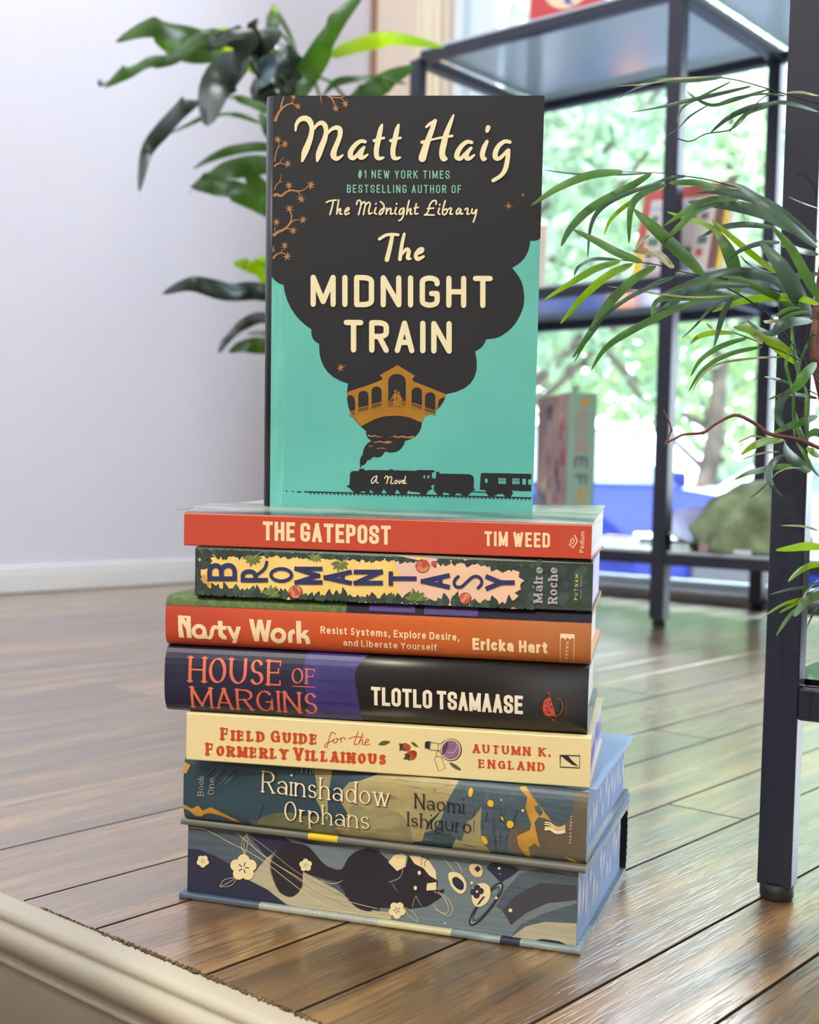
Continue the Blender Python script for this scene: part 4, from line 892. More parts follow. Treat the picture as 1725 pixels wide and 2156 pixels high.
def paperback(name, label, pl, pr, z0, T, W, cover, quad, artf, tilt=0, tc=.0005, fn=None, pages_m=None, bev=.0012, zt=None):
    loc, yaw, L = loc_yaw(pl, pr, z0); r = empty(name, loc, (0, tilt, yaw)); tag(r, label, 'book', 'books in the stack')
    k = [(0+bev, 0), (bev*.3, bev*.3), (0, bev)]; O = [(W, 0), (.08, 0), (.03, 0)] + k + [(0, T-bev), (bev*.3, T-bev*.3), (bev, T), (.015, T), (.03, T), (.05, T), (.08, T), (.11, T), (W, T)]
    I = [(W, tc), (.08, tc), (.03, tc)] + [(bev+tc, tc), (bev+tc, tc), (bev+tc, bev+tc)] + [(bev+tc, T-bev-tc), (bev+tc, T-tc), (bev+tc, T-tc), (.015, T-tc), (.03, T-tc), (.05, T-tc), (.08, T-tc), (.11, T-tc), (W, T-tc)]
    bm = bmesh.new(); shell(bm, O, I, L, 8, fn=fn, smooth=False); sl = [cover]
    f0 = fn or (lambda x, y, z: Vector((x, y, z)))
    A = Art(bm, sl, Matrix.Translation(loc) @ Matrix.Rotation(yaw, 4, 'Z'), L, T, lambda u, v, l: f0(u, 0, v) + Vector((0, -l - .00003, 0))); artf(A)
    link('cover', bm, sl, r)
    page_block(r, .0012, L-.0012, bev+tc, W-.001, tc, T-tc, pages_m or paper_edge_mat('paper_edges', (226, 224, 222), (196, 192, 190)), hollow=.0006, fn=fn)
    return r, L, yaw
lil = paper_edge_mat('lilac_paper_edges', (214, 208, 230), (190, 184, 216))
B5, L5, _ = paperback('paperback_book', 'cream spined paperback with red lettering, strawberries and a purple flask', (-.1258, .7168), (.1001, .6706), .0869, .0274, .131, field_c, [(393, 1503), (1245, 1561), (393, 1601), (1242, 1660)], field_art, pages_m=lil, bev=.0007)
bm = bmesh.new(); sl = []
A2 = Art(bm, sl, [(0, 1), (1, 1), (0, 0), (1, 0)], .125, .0225, lambda u, v, l: Vector((L5-.0011+l, .003+u, .0015+v))); rr = random.Random(4); lv_ = mat('edge_violet', (150, 128, 206), .6)
for k in range(15):
    x = .2+k*.055; y = rr.uniform(.3, .7); A2.poly([(x-.014, y-.25), (x+.012, y-.1), (x+.016, y+.2), (x, y+.28), (x-.012, y+.1)], lv_, 2, 3)
link('painted_edge', bm, sl, B5)

# ---------------------------------------------------------------- fourth: House of Margins
def house_art(A):
    def M(x, y): return (340+x/3.594, 1340+y/3.594)
    def K(x, y): return (800+x/3.2547, 1340+y/3.2547)
    vio = mat('house_violet', (70, 62, 136), .42, rgb2=(58, 52, 118), nscale=30); red = mat('house_coral', (236, 126, 98), .42, rgb2=(222, 106, 84), nscale=24); faint = mat('house_faint_text', (48, 44, 96), .5); wht = mat('print_white', (244, 234, 214), .4); nav = mat('house_navy', (38, 38, 66), .4)
    A.poly([M(*p) for p in ((-40, 20), (1560, 140), (1520, 190), (1480, 230), (1462, 290), (1470, 360), (1490, 470), (1500, 560), (1520, 700), (-40, 640))], nav, 1)
    A.poly([M(*p) for p in ((1100, 100), (1560, 140), (1520, 190), (1480, 230), (1462, 290), (1470, 360), (1490, 470), (1500, 560), (1520, 700), (1060, 660), (1120, 500), (1060, 300))], vio, 2)
    for tx, a, b in (('a little over the', (1190, 262), (1450, 275)), ('daughter and', (1190, 345), (1450, 355)), ('associated with a', (1170, 435), (1480, 448)), ('thing my calls in', (1180, 512), (1485, 525)), ('line its calls in', (1200, 590), (1490, 605)), ('in some the room', (880, 225), (1150, 245)), ('the margins', (60, 270), (190, 275)), ('house the', (60, 355), (200, 362))):
        A.text(tx, M(*a), M(*b), (0, -9), faint, 3, t=.16, w=.5, X=.62)
    sty = dict(t=.135, thin=.05, serif=.045, rnd=True, r=.5, w=.62, gap=.14)
    A.text('HOUSE', M(205, 340), M(910, 372), (0, -51), red, 4, **sty)
    A.text('OF', M(985, 352), M(1165, 360), (0, -31), red, 4, **sty); A.brush([M(992, 376), M(1162, 384)], red, 4, 1.8, 0)
    A.text('MARGINS', M(218, 538), M(1180, 590), (0, -44), red, 4, **sty)
    A.text('TLOTLO TSAMAASE', (782, 1484.5), (1101, 1504), (0, -39), wht, 4, t=.185, w=.36, r=.16, gap=.10, space=.2, cap=1)
    mel = mat('melon_red', (196, 84, 66), .45); arc = mat('melon_arc', (132, 72, 58), .5)
    A.poly([K(1160, 420), K(1170, 418), K(1205, 545)] + [K(1162+46*math.cos(t), 484+64*math.sin(t)) for t in [math.radians(70+9*i) for i in range(23)]], mel, 4)
    rr = random.Random(3)
    for k in range(26): A.disc(K(rr.uniform(1128, 1180), rr.uniform(440, 530)), 1.0, nav, 5, 1.4)
    A.brush([K(1205, 420), K(1240, 440), K(1254, 485), K(1235, 530), K(1200, 548)], arc, 4, 2.4, 4); A.brush([K(1165, 412), K(1120, 440), K(1106, 485), K(1130, 540), K(1180, 565)], arc, 4, 1.2, 4)
    A.brush([K(1135, 400), K(1135, 365), K(1160, 410)], arc, 4, .7, 0); A.brush([K(1210, 550), K(1205, 595), K(1180, 570)], arc, 4, .7, 0); A.disc(K(1157, 386), 2.2, mel, 5); A.disc(K(1187, 572), 2, mel, 5)
    A.text('EREWHON', K(1282, 548), K(1286, 430), (-4, 0), arc, 4, t=.15, w=.5, rnd=True, r=.5, gap=.4)
B4 = case_book('hardcover_book', 'thick book with violet and black rounded spine and large coral lettering', (-.1390, .7178), (.0981, .6732), .1145, .0384, .146, .0075, 2.8, mat('jacket_black', (30, 28, 30), .33), [(352, 1357), (1240, 1403), (352, 1494), (1236, 1555)], house_art)
bm = bmesh.new(); box(bm, .2345, .2372, .112, .138, .003, .0175, 0); box(bm, .2345, .2372, .120, .138, .0175, .028, 0)
link('jacket_flap', bm, mat('flap_rose', (206, 120, 130), .5, rgb2=(230, 200, 204), nscale=160), B4)

# ---------------------------------------------------------------- fifth: Nasty Work
def nasty_mat():
    m = mat('jacket_orange', (206, 92, 46), .42); nt = m.node_tree; N = nt.nodes; K = nt.links
    tc = N.new('ShaderNodeTexCoord'); sx = N.new('ShaderNodeSeparateXYZ'); K.new(tc.outputs['Object'], sx.inputs[0]); mr = N.new('ShaderNodeMapRange'); mr.inputs[2].default_value = .245
    K.new(sx.outputs[0], mr.inputs[0]); cr = N.new('ShaderNodeValToRGB'); e = cr.color_ramp.elements; e[0].color = lin((200, 76, 52)); e[1].color = lin((206, 128, 62)); x = e.new(.45); x.color = lin((206, 88, 40)); K.new(mr.outputs[0], cr.inputs[0]); K.new(cr.outputs[0], N['Principled BSDF'].inputs['Base Color'])
    return m
def nasty_art(A):
    c = mat('print_cream_warm', (248, 224, 186), .4)
    def M(x, y): return (380+x/5.75, 1250+y/5.75)
    def K(x, y): return (660+x/3.026, 1290+y/3.026)
    P = A.poly; C = lambda pts, f=M: A.conv([f(*p) for p in pts], c, 2)
    def ring(cx, cy, ro, ri, a0=0, a1=360, f=M):
        n = 22; pts = [(math.radians(a0+(a1-a0)*i/n)) for i in range(n+1)]
        for t, u in zip(pts[:-1], pts[1:]): A.conv([f(cx+ro*math.cos(t), cy+ro*math.sin(t)), f(cx+ro*math.cos(u), cy+ro*math.sin(u)), f(cx+ri*math.cos(u), cy+ri*math.sin(u)), f(cx+ri*math.cos(t), cy+ri*math.sin(t))], c, 2)
    # N a s t y
    C(((-30, 262), (125, 270), (125, 300), (-30, 290))); C(((-20, 262), (25, 262), (65, 330), (100, 400), (130, 540), (75, 538), (70, 430), (20, 350))) ; C(((70, 270), (125, 270), (131, 540), (76, 538))); C(((-28, 262), (10, 262), (42, 535), (-25, 530)))
    ring(225, 458, 92, 42); C(((270, 455), (317, 460), (330, 549), (250, 545), (270, 520)))
    A.brush([M(435, 405), M(400, 412), (M(380, 470)[0], M(380, 470)[1]), M(375, 500), M(350, 535), M(330, 522)], c, 2, 8.2, 4, joins=False)
    C(((453, 326), (511, 330), (514, 480), (556, 516), (555, 560), (500, 550), (460, 510))); C(((438, 385), (556, 390), (556, 438), (438, 434)))
    C(((556, 390), (608, 395), (660, 500), (640, 560), (625, 540))); C(((680, 398), (735, 400), (668, 605), (615, 602)))
    # W o r k
    C(((830, 306), (886, 310), (945, 580), (893, 578))); C(((938, 312), (985, 314), (945, 580), (893, 578), (905, 470))); C(((938, 312), (992, 316), (1055, 585), (1000, 583))); C(((1052, 318), (1104, 320), (1055, 585), (1000, 583)))
    ring(1186, 508, 97, 42); A.brush([M(1328, 598), M(1328, 520), M(1340, 470), M(1386, 456)], c, 2, 9.5, 4, joins=False); C(((1400, 328), (1463, 330), (1462, 608), (1406, 605)))
    C(((1498, 440), (1560, 440), (1470, 540), (1450, 500))); A.brush([M(1470, 510), M(1525, 530), M(1545, 612)], c, 2, 9.5, 4, joins=False)
    sub = dict(t=.17, w=.42, X=.72, gap=.12, space=.26, cap=1, rnd=True)
    A.text('Resist Systems, Explore Desire,', K(45, 132), K(932, 180), (0, -15.5), c, 2, **sub)
    A.text('and Liberate Yourself', K(188, 212), K(788, 243), (0, -14), c, 2, **sub)
    big = dict(t=.23, w=.36, X=.70, gap=.07, space=.28, cap=1, rnd=True, r=.3)
    A.text('Ericka Hart', K(1012, 236), K(1495, 262), (0, -25), c, 2, **big)
    A.brush([K(*p) for p in ((1575, 134), (1664, 138), (1657, 320), (1571, 312), (1575, 134))], c, 2, 1.1, 0)
    A.poly([K(*p) for p in ((1575, 134), (1664, 138), (1662, 170), (1650, 160), (1636, 172), (1620, 158), (1605, 172), (1590, 158), (1574, 168))], c, 3)
    A.text('CROWN', K(1622, 298), K(1628, 186), (-6.2, 0), c, 2, t=.13, w=.5, rnd=True, r=.5, gap=.35)
def nasty_top(bm, sl, L, T, W):
    gr = mat('grass_green', (90, 116, 50), .6, rgb2=(54, 78, 26), nscale=420, contrast=(.3, .7)); nv = mat('nasty_navy', (24, 22, 48), .8); pp = mat('nasty_purple', (76, 58, 122), .7, rgb2=(72, 56, 116), nscale=40)
    s0 = len(sl); sl += [gr, nv, pp]
    def surf_pt(x, q, l):   # q: distance over the shoulder, spine curve first and then the flat board
        if q < 0: z = T + q; return Vector((x, y_of(T, .0055, 3.0, z)+.0055, z)) + Vector((0, -l*1.5, l*1.2))
        return Vector((x, .0055 + q, T)) + Vector((0, 0, l))
    def strip(x0, x1, mi, l, q0=-.0058):
        qs = [q0*k/10 for k in range(10, 0, -1)] + [-.00001, .004, .03, W-.006]
        for a, b in zip(qs[:-1], qs[1:]):
            f = bm.faces.new([bm.verts.new(surf_pt(x, q, l)) for x, q in ((x0, a), (x1, a), (x1, b), (x0, b))]); f.material_index = s0+mi
    strip(0, .106, 0, .0001); strip(.106, L, 1, .0001)
    strip(.119, .145, 2, .0003, -.0046); strip(.150, .180, 2, .0003, -.0052)
nasty_art.top = nasty_top
B3 = case_book('hardcover_book', 'book with orange rounded spine under a grass green cover edge', (-.1388, .7173), (.0988, .6731), .1531, .0286, .146, .0055, 3.0, nasty_mat(), [(352, 1257), (1246, 1302), (356, 1357), (1243, 1402)], nasty_art)

# ---------------------------------------------------------------- sixth: Romantasy (paperback, leafy border)
def rom_art(A):
    def M(x, y): return (400+x/4.792, 1140+y/4.792)
    def K(x, y): return (750+x/4.792, 1150+y/4.792)
    def G(x, y): return (1080+x/9.583, 1160+y/9.583)
    rr = random.Random(12)
    yel = mat('rom_yellow', (244, 206, 112), .42, rgb2=(248, 220, 140), nscale=32); pch = mat('rom_peach', (246, 208, 166), .42, rgb2=(236, 198, 188), nscale=26)
    dg = mat('rom_leaf_dark', (50, 64, 62), .42, rgb2=(62, 78, 74), nscale=60); dg2 = mat('rom_leaf_mid', (66, 92, 80), .42); lg = mat('rom_leaf_light', (124, 144, 78), .45, rgb2=(90, 116, 66), nscale=90); ol = mat('rom_outline', (30, 34, 40), .5)
    ro = mat('rom_rose', (226, 140, 110), .45, rgb2=(190, 84, 66), nscale=330, contrast=(.45, .55)); nv = mat('rom_letter_navy', (44, 58, 110), .42, rgb2=(52, 46, 100), nscale=90); pl_ = mat('rom_author_lilac', (178, 170, 186), .4); oc = mat('rom_ochre', (220, 160, 84), .5)
    A.poly([M(*p) for p in ((110, 240), (165, 250), (230, 200), (170, 115), (250, 135), (300, 110), (330, 190), (400, 150), (450, 110), (500, 190), (560, 105), (700, 150), (860, 130), (1000, 150), (1080, 135), (1300, 150), (1725, 170), (1725, 560), (1600, 560), (1400, 540), (1150, 560), (1000, 590), (900, 570), (700, 560), (500, 560), (480, 470), (300, 480), (260, 480), (190, 470), (130, 400), (110, 330))], yel, 1)
    A.poly([K(*p) for p in ((20, 130), (300, 120), (330, 100), (620, 150), (840, 150), (1100, 130), (1380, 210), (1480, 270), (1560, 230), (1650, 260), (1640, 310), (1700, 350), (1660, 400), (1690, 420), (1600, 470), (1640, 500), (1600, 540), (1500, 580), (1250, 610), (700, 590), (300, 570), (20, 570))], yel, 1)
    A.poly([K(*p) for p in ((380, 140), (620, 150), (840, 150), (1100, 130), (1380, 210), (1480, 270), (1560, 230), (1650, 260), (1640, 310), (1700, 350), (1660, 400), (1690, 420), (1600, 470), (1640, 500), (1600, 540), (1500, 580), (1250, 610), (700, 590), (500, 560), (420, 440), (440, 300))], pch, 2)
    def petal(x, y, ang, l, w, m, lv=3, outline=True):
        dx, dy = math.cos(ang), math.sin(ang); pts = []
        for i in range(7): t = i/6; h = w*math.sin(math.pi*t**.75)*.5; pts.append((x+dx*l*t-dy*h, y+dy*l*t+dx*h))
        for i in range(5, 0, -1): t = i/6; h = w*math.sin(math.pi*t**.75)*.5; pts.append((x+dx*l*t+dy*h, y+dy*l*t-dx*h))
        if outline: A.poly([((p[0]-x-dx*l*.5)*1.10+x+dx*l*.5, (p[1]-y-dy*l*.5)*1.08+y+dy*l*.5) for p in pts], ol, lv)
        A.poly(pts, m, lv+1)
    # bottom and top hedges of leaves
    x = 412
    while x < 1120:
        f = (x-411)/837; yb = 1251+37*f; yt = 1157+35*f
        petal(x, yb+2, -math.pi/2+rr.uniform(-.45, .45), rr.uniform(15, 34)*(1 if rr.random() < .45 else .72), rr.uniform(11, 17), dg if rr.random() < .75 else dg2)
        petal(x+rr.uniform(-3, 3), yt-2, math.pi/2+rr.uniform(-.5, .5), rr.uniform(8, 16)*(1.5 if rr.random() < .15 else 1), rr.uniform(10, 18), dg if rr.random() < .8 else dg2)
        x += rr.uniform(7, 12)
    for p, a, l, w in (((415, 1187), .1, 32, 20), ((412, 1178), -.3, 36, 16), ((412, 1215), .5, 26, 16), ((414, 1240), -.4, 30, 18), ((420, 1250), -.9, 34, 18), ((418, 1165), .2, 34, 12), ((470, 1160), 1.2, 20, 16)): petal(p[0], p[1], a, l, w, dg)
    A.poly([M(*p) for p in ((110, 380), (135, 330), (165, 345), (150, 370), (190, 385), (210, 430), (185, 465), (170, 430), (140, 420))], oc, 5); A.poly([M(*p) for p in ((80, 180), (98, 165), (120, 180), (100, 205))], oc, 5)
    for (cx, cy), R, a0 in ((M(640, 150), 21, .2), (M(820, 540), 21, -2.7), (M(1270, 140), 16, .3), (M(1520, 210), 20, .2), (K(600, 540), 24, -2.9)):
        for k in range(6): petal(cx, cy, a0+.55*k, R*rr.uniform(.85, 1.15), R*.42, lg, 6, False)
        A.brush([(cx+R*.9, cy-R*.5), (cx-R*.2, cy+R*.3)], mat('rom_vein', (190, 200, 140), .5), 8, .9, 0)
    for (cx, cy), R in ((M(1068, 510), 15), (K(672, 200), 15), (K(1103, 525), 13), (K(1590, 640), 7)):
        A.disc((cx, cy), R, ol, 7, R*.95, n=14); A.disc((cx, cy), R*.93, ro, 8, R*.88, n=14)
    A.poly([K(*p) for p in ((400, 90), (800, 120), (830, 135), (740, 190), (700, 190), (620, 140))], pch, 6); A.disc(K(785, 175), 6, ro, 8); A.poly([K(*p) for p in ((600, 120), (720, 120), (700, 160), (640, 150))], mat('rom_yellow_bright', (246, 220, 70), .4), 7)
    # right: dark camouflage of leaves
    for k in range(26):
        x = rr.uniform(1105, 1245); f = (x-411)/837; y = rr.uniform(1160, 1245)+30*f; A.disc((x, y), rr.uniform(5, 13), [dg2, dg, mat('rom_blue_leaf', (58, 74, 86), .42), mat('rom_grey_leaf', (74, 84, 84), .42)][k % 4], 2, rr.uniform(6, 16), rot=rr.uniform(-1, 1))
    # letters, each turned on its side: right = up, top = left
    def let(ch, x0, x1, yb, yt, **kw):
        A.text(ch, (x1, yb), (x1, yt), (x0-x1, 0), nv, 12, **{**dict(t=.155, w=.6, r=.5, rnd=True, cap=1), **kw})
    for ch, x0, x1, yb, yt in (('B', 178, 478, 392, 222), ('R', 515, 790, 400, 290), ('O', 810, 1038, 408, 262), ('M', 1058, 1340, 424, 262), ('A', 1352, 1636, 430, 296)):
        a, b = M(x0, yb); c_, d = M(x1, yt)
        if ch == 'R': A.text('P', (c_, b), (c_, d), (a-c_, 0), nv, 12, t=.155, w=.62, r=.5, rnd=True, cap=1); A.brush([M(645, 355), M(700, 320), M(760, 265), M(780, 195)], nv, 12, 6, 4, joins=False)
        elif ch == 'O': A.brush([M(924+104*math.cos(t), 336+62*math.sin(t)) for t in [2*math.pi*i/24 for i in range(25)]], nv, 12, 6.8, 2)
        else: let(ch, a, c_, b, d, t=.155 if ch != 'M' else .15)
    for ch, x0, x1, yb, yt in (('N', -22, 272, 383, 245), ('T', 330, 612, 388, 262), ('A', 655, 947, 422, 282), ('Y', 1307, 1602, 436, 296)):
        a, b = K(x0, yb); c_, d = K(x1, yt); let(ch, a, c_, b, d)
    A.brush([K(*p) for p in ((1032, 305), (1005, 330), (990, 370), (1010, 405), (1060, 410), (1120, 360), (1170, 315), (1220, 302), (1262, 330), (1268, 375), (1232, 420))], nv, 12, 6.2, 4)
    bl = dict(t=.22, thin=.09, serif=.05, w=.42, X=.72, gap=.10, cap=1)
    A.text('Maire', G(605, 1050), G(618, 318), (-20, 0), pl_, 12, **bl); A.text('Roche', G(905, 1065), G(915, 330), (-21, 0), pl_, 12, **bl)
    A.brush([G(400, 712), G(432, 742)], pl_, 12, 2.0, 0)
    A.text('PUTNAM', G(1308, 990), G(1325, 470), (-7, 0), mat('putnam_yellow', (226, 214, 110), .45), 12, t=.16, w=.6, rnd=True, r=.4, gap=.45)
    A.text('EST. 1838', G(1393, 860), G(1402, 610), (-3.6, 0), sand, 12, t=.14, w=.5, rnd=True, r=.4, gap=.4); A.brush([G(1372, 968), G(1378, 885)], sand, 12, .8, 0); A.brush([G(1382, 585), G(1388, 505)], sand, 12, .8, 0)
B2, L2, _ = paperback('paperback_book', 'paperback with sideways blue letters on yellow inside a dark leafy border', (-.1216, .7140), (.0987, .6731), .1819, .0282, .134, mat('rom_cover_green', (48, 62, 60), .42, rgb2=(58, 74, 70), nscale=60), [(411, 1148), (1248, 1180), (411, 1251), (1248, 1288)], rom_art, pages_m=lil, bev=.0022)

# ---------------------------------------------------------------- seventh: The Gatepost (paperback with a puffed cover)
def gate_art(A):
    c = mat('print_peach', (246, 222, 180), .42)
    def K(x, y): return (800+x/3.5204, 1020+y/3.5204)
    A.text('THE GATEPOST', (554, 1137.5), (823, 1147), (0, -40), c, 2, t=.19, w=.36, r=.16, gap=.12, space=.2, cap=1)
    A.text('TIM WEED', (1021, 1149.5), (1158, 1153), (0, -31), c, 2, t=.18, w=.40, r=.16, gap=.20, space=.28, cap=1)
    A.text('Podium', K(1512, 505), K(1520, 348), (-9.4, 0), c, 2, t=.15, w=.52, X=.72, gap=.16)
    for k, s in ((0, 1.0),):
        A.brush([K(1444, 374), K(1464, 420), K(1434, 470), K(1402, 442)], c, 2, 2.5, 0, joins=False); A.brush([K(1428, 394), K(1442, 418), K(1428, 442), K(1408, 424)], c, 2, 2.3, 0, joins=False)
    A.poly([K(1412, 412), K(1420, 402), K(1427, 412), K(1419, 424)], c, 2)
GT = .0184
def gate_fn(x, y, z):
    a = (-.000, 0); u = x/.2306
    tl = [(0, 0), (.02, .0036), (.04, .0052), (.15, .0030)]; tr = [(0, 0), (.02, .0020), (.05, .0040), (.15, .0086)]
    def ev(T):
        for (y0, v0), (y1, v1) in zip(T[:-1], T[1:]):
            if y <= y1: t = (y-y0)/(y1-y0); return v0+(v1-v0)*max(0, t)
        return T[-1][1]
    d = ev(tl)*(1-u)+ev(tr)*u
    lo = .0 ; k = max(0, min(1, z/GT)); return Vector((x, y, z + d*k))
B1, L1, _ = paperback('paperback_book', 'red spined paperback with cream lettering, topmost of the flat books', (-.1288, .7173), (.0972, .6712), .2104, GT, .140, mat('gate_red', (196, 74, 54), .42), [(388, 1078), (1246, 1107), (388, 1144), (1246, 1178)], gate_art, fn=gate_fn, pages_m=paper_edge_mat('white_paper_edges', (232, 234, 234), (206, 210, 212)), bev=.0006)
# glossy dark-grey cover art on top and a loose endpaper at the far left
bm = bmesh.new(); sl = [mat('gate_cover_gloss', (70, 78, 76), .16, rgb2=(168, 172, 172), nscale=8, stretch=(1, 5, 1), contrast=(.40, .60))]
nx, ys = 24, (.0008, .008, .02, .03, .04, .055, .08, .11, .1415)
V = [[bm.verts.new(gate_fn(L1*i/nx, y, GT) + Vector((0, 0, .00012))) for y in ys] for i in range(nx+1)]
for i in range(nx):
    for j in range(len(ys)-1):
        f = bm.faces.new((V[i][j], V[i+1][j], V[i+1][j+1], V[i][j+1])); f.smooth = True
link('cover_print', bm, sl, B1)
bm = bmesh.new(); inv = B1.matrix_basis.inverted() if False else None
pg = [[(-.1490, .800, .2285), (-.128, .790, .2310), (-.09, .80, .2322), (-.04, .82, .2330), (.03, .82, .2340)], [(-.137, .845, .2310), (-.118, .85, .2325), (-.098, .86, .2352), (-.06, .87, .2425), (.03, .87, .2480)]]
V = [[bm.verts.new(p) for p in catmull(r, 4)] for r in pg]
for i in range(len(V[0])-1): f = bm.faces.new((V[0][i], V[0][i+1], V[1][i+1], V[1][i])); f.smooth = True
r_ = bmesh.ops.extrude_face_region(bm, geom=bm.faces[:]); bmesh.ops.translate(bm, verts=[v for v in r_['geom'] if isinstance(v, bmesh.types.BMVert)], vec=(0, 0, -.0004))
bmesh.ops.recalc_face_normals(bm, faces=bm.faces)
bpy.context.view_layer.update()
bmesh.ops.transform(bm, matrix=B1.matrix_world.inverted(), verts=bm.verts)
link('endpaper', bm, mat('endpaper_grey', (160, 162, 156), .5, rgb2=(142, 144, 140), nscale=5, stretch=(1, 9, 1)), B1)

# ---------------------------------------------------------------- the upright book on top
SY, SL = -.0755, .0476
SW, SH, ST = .1542, .2350, .030
SB = empty('hardcover_book', (-.0828, .7420, .2331), (SL, 0, SY)); tag(SB, 'turquoise book with black smoke and a train, standing upright on the stack', 'book')
cblk = mat('jacket_soft_black', (40, 43, 49), .36, rgb2=(37, 40, 50), nscale=5); turq = mat('jacket_turquoise', (106, 198, 192), .33, rgb2=(96, 188, 182), nscale=14)
bm = bmesh.new()
# cover profile in plan (x, y): front board, rounded spine at the left, back board
tb = .0028; SP = [( -(.0055)*(1-abs(2*z/ST-1)**3)**.5, z) for z in [ST/2-ST/2*math.cos(math.pi*i/12) for i in range(13)]]
O = [(SW, 0), (.010, 0), (.004, 0)] + SP[0:] + [(.004, ST), (.010, ST), (SW, ST)]
I = [(SW, tb), (.010, tb), (.004, tb)] + [(x*.8+tb, tb+(ST-2*tb)*y/ST) for x, y in SP] + [(.004, ST-tb), (.010, ST-tb), (SW, ST-tb)]
lo = [bm.verts.new((x, y, 0)) for x, y in O]; hi = [bm.verts.new((x, y, SH)) for x, y in O]; li = [bm.verts.new((x, y, 0)) for x, y in I]; hi2 = [bm.verts.new((x, y, SH)) for x, y in I]
for k in range(len(O)-1):
    for q in ((lo[k+1], lo[k], hi[k], hi[k+1]), (li[k], li[k+1], hi2[k+1], hi2[k]), (lo[k], lo[k+1], li[k+1], li[k]), (hi[k+1], hi[k], hi2[k], hi2[k+1])):
        f = bm.faces.new(q); f.smooth = 3 <= k < 15
for k in (0, len(O)-1): bm.faces.new((lo[k], hi[k], hi2[k], li[k]))
bmesh.ops.recalc_face_normals(bm, faces=bm.faces)
sl = [cblk]
SM = Matrix.Translation(SB.location) @ SB.rotation_euler.to_matrix().to_4x4()
A = Art(bm, sl, SM, SW, SH, lambda u, v, l: Vector((u, -l-.00002, v)))
gold = mat('jacket_copper', (176, 128, 84), .36, metal=.0); ochre = mat('jacket_ochre', (176, 128, 44), .36, rgb2=(160, 112, 36), nscale=60); foil = mat('jacket_cream_foil', (240, 232, 196), .22, spec=.7); halo = mat('jacket_letter_edge', (40, 36, 26), .4); mint = mat('jacket_mint', (134, 206, 184), .36)
def T1(x, y): return (550+x/2.782, 180+y/2.782)
def T2(x, y): return (550+x/2.782, 560+y/2.782)
def B4(x, y): return (680+x/5.39, 740+y/5.39)
def TR(x, y): return (580+x/3.136, 960+y/3.136)
def arcs(P): return P
# turquoise field; its upper edge is the outline of the smoke
def scallop(pts, n=7):
    """pts: (x, y, bulge) - bulge of the arc to the next point, in picture units, + to the left hand side of travel"""
    out = []
    for i in range(len(pts)-1):
        (x0, y0, b), (x1, y1, _) = pts[i], pts[i+1]; dx, dy = x1-x0, y1-y0; l = math.hypot(dx, dy)
        for k in range(n):
            t = k/n; h = b*4*t*(1-t); out.append((x0+dx*t+dy/l*h, y0+dy*t-dx/l*h))
    out.append(pts[-1][:2]); return out
L_side = scallop([(540, 574, 0), (573, 583, -3), (597, 600, -13), (656, 694, -7), (674, 725, -1), (672, 726, -20), (733, 808, -17), (771, 908, -4), (782, 928, -5), (764, 957, -3), (759, 978, -1), (765, 980, 0)])
R_side = scallop([(765, 980, -3), (772, 967, -4), (784, 961, -7), (811, 951, -12), (854, 928, -10), (889, 890, 0), (895, 877, -9), (940, 830, -30), (1001, 740, -4), (1024, 715, 0)]) + catmull([(1024, 715), (1053, 709), (1082, 686), (1100, 653), (1104, 625), (1098, 592), (1079, 564)], 5) + scallop([(1079, 564, -10), (1117, 507, -4), (1142, 498, -2), (1175, 490, 0)])
# two halves so that the smoke stays one dark surface between them
A.poly(L_side + [(762, 984), (762, 1110), (540, 1110), (545, 575)], turq, 1)
A.poly(R_side[::1] + [(1175, 1110), (762, 1110), (762, 984)], turq, 1)
# faint dark drifts inside the turquoise
A.poly([(x, y) for x, y in ((563, 590), (582, 600), (596, 606), (600, 760), (598, 1000), (590, 1090), (560, 1090))], mat('jacket_turquoise_deep', (100, 192, 184), .33, rgb2=(116, 206, 198), nscale=30, stretch=(8, 1, 1)), 2)
# little dots of smoke above the funnel
A.disc(B4(430, 1303), 2.0, cblk, 3); A.brush([B4(432, 1280), B4(440, 1235), B4(470, 1215)], cblk, 3, 4.5, 3)
for x, y, r in ((445, 1240, 5), (470, 1215, 5.5), (490, 1225, 4), (500, 1160, 8), (530, 1180, 8), (520, 1200, 6)): A.disc(B4(x, y), r, cblk, 3, n=18)
# bridge
A.poly([B4(*p) for p in ((285, 458), (540, 375), (665, 325), (680, 310), (662, 285), (645, 270), (660, 262), (848, 155), (1050, 278), (1030, 292), (1015, 320), (1030, 340), (1390, 482), (1398, 488), (1385, 545), (1340, 620), (1290, 670), (1220, 712), (1160, 740), (1135, 780), (1122, 808), (1000, 755), (930, 738), (850, 730), (770, 730), (700, 735), (600, 765), (520, 805), (432, 850), (390, 805), (350, 745), (310, 680), (285, 600), (272, 520), (276, 480))], ochre, 3)
def arch(x0, x1, yt, yb0, yb1, lv=4):
    r = (x1-x0)/2; cx = (x0+x1)/2; A.poly([B4(x0, yb0)] + [B4(cx-r*math.cos(t), yt+r*.85-r*.85*math.sin(t)) for t in [math.pi*i/12 for i in range(13)]] + [B4(x1, yb1)], cblk, lv)
arch(742, 942, 255, 622, 622); arch(553, 668, 398, 655, 618); arch(403, 518, 447, 697, 662); arch(1008, 1125, 408, 606, 668); arch(1160, 1276, 463, 676, 708)
A.poly([B4(*p) for p in ((281, 505), (320, 495), (355, 520), (368, 570), (366, 722), (335, 726), (300, 650), (277, 560))], cblk, 4); A.poly([B4(*p) for p in ((1308, 600), (1320, 550), (1350, 525), (1386, 522), (1372, 560), (1306, 652))], cblk, 4)
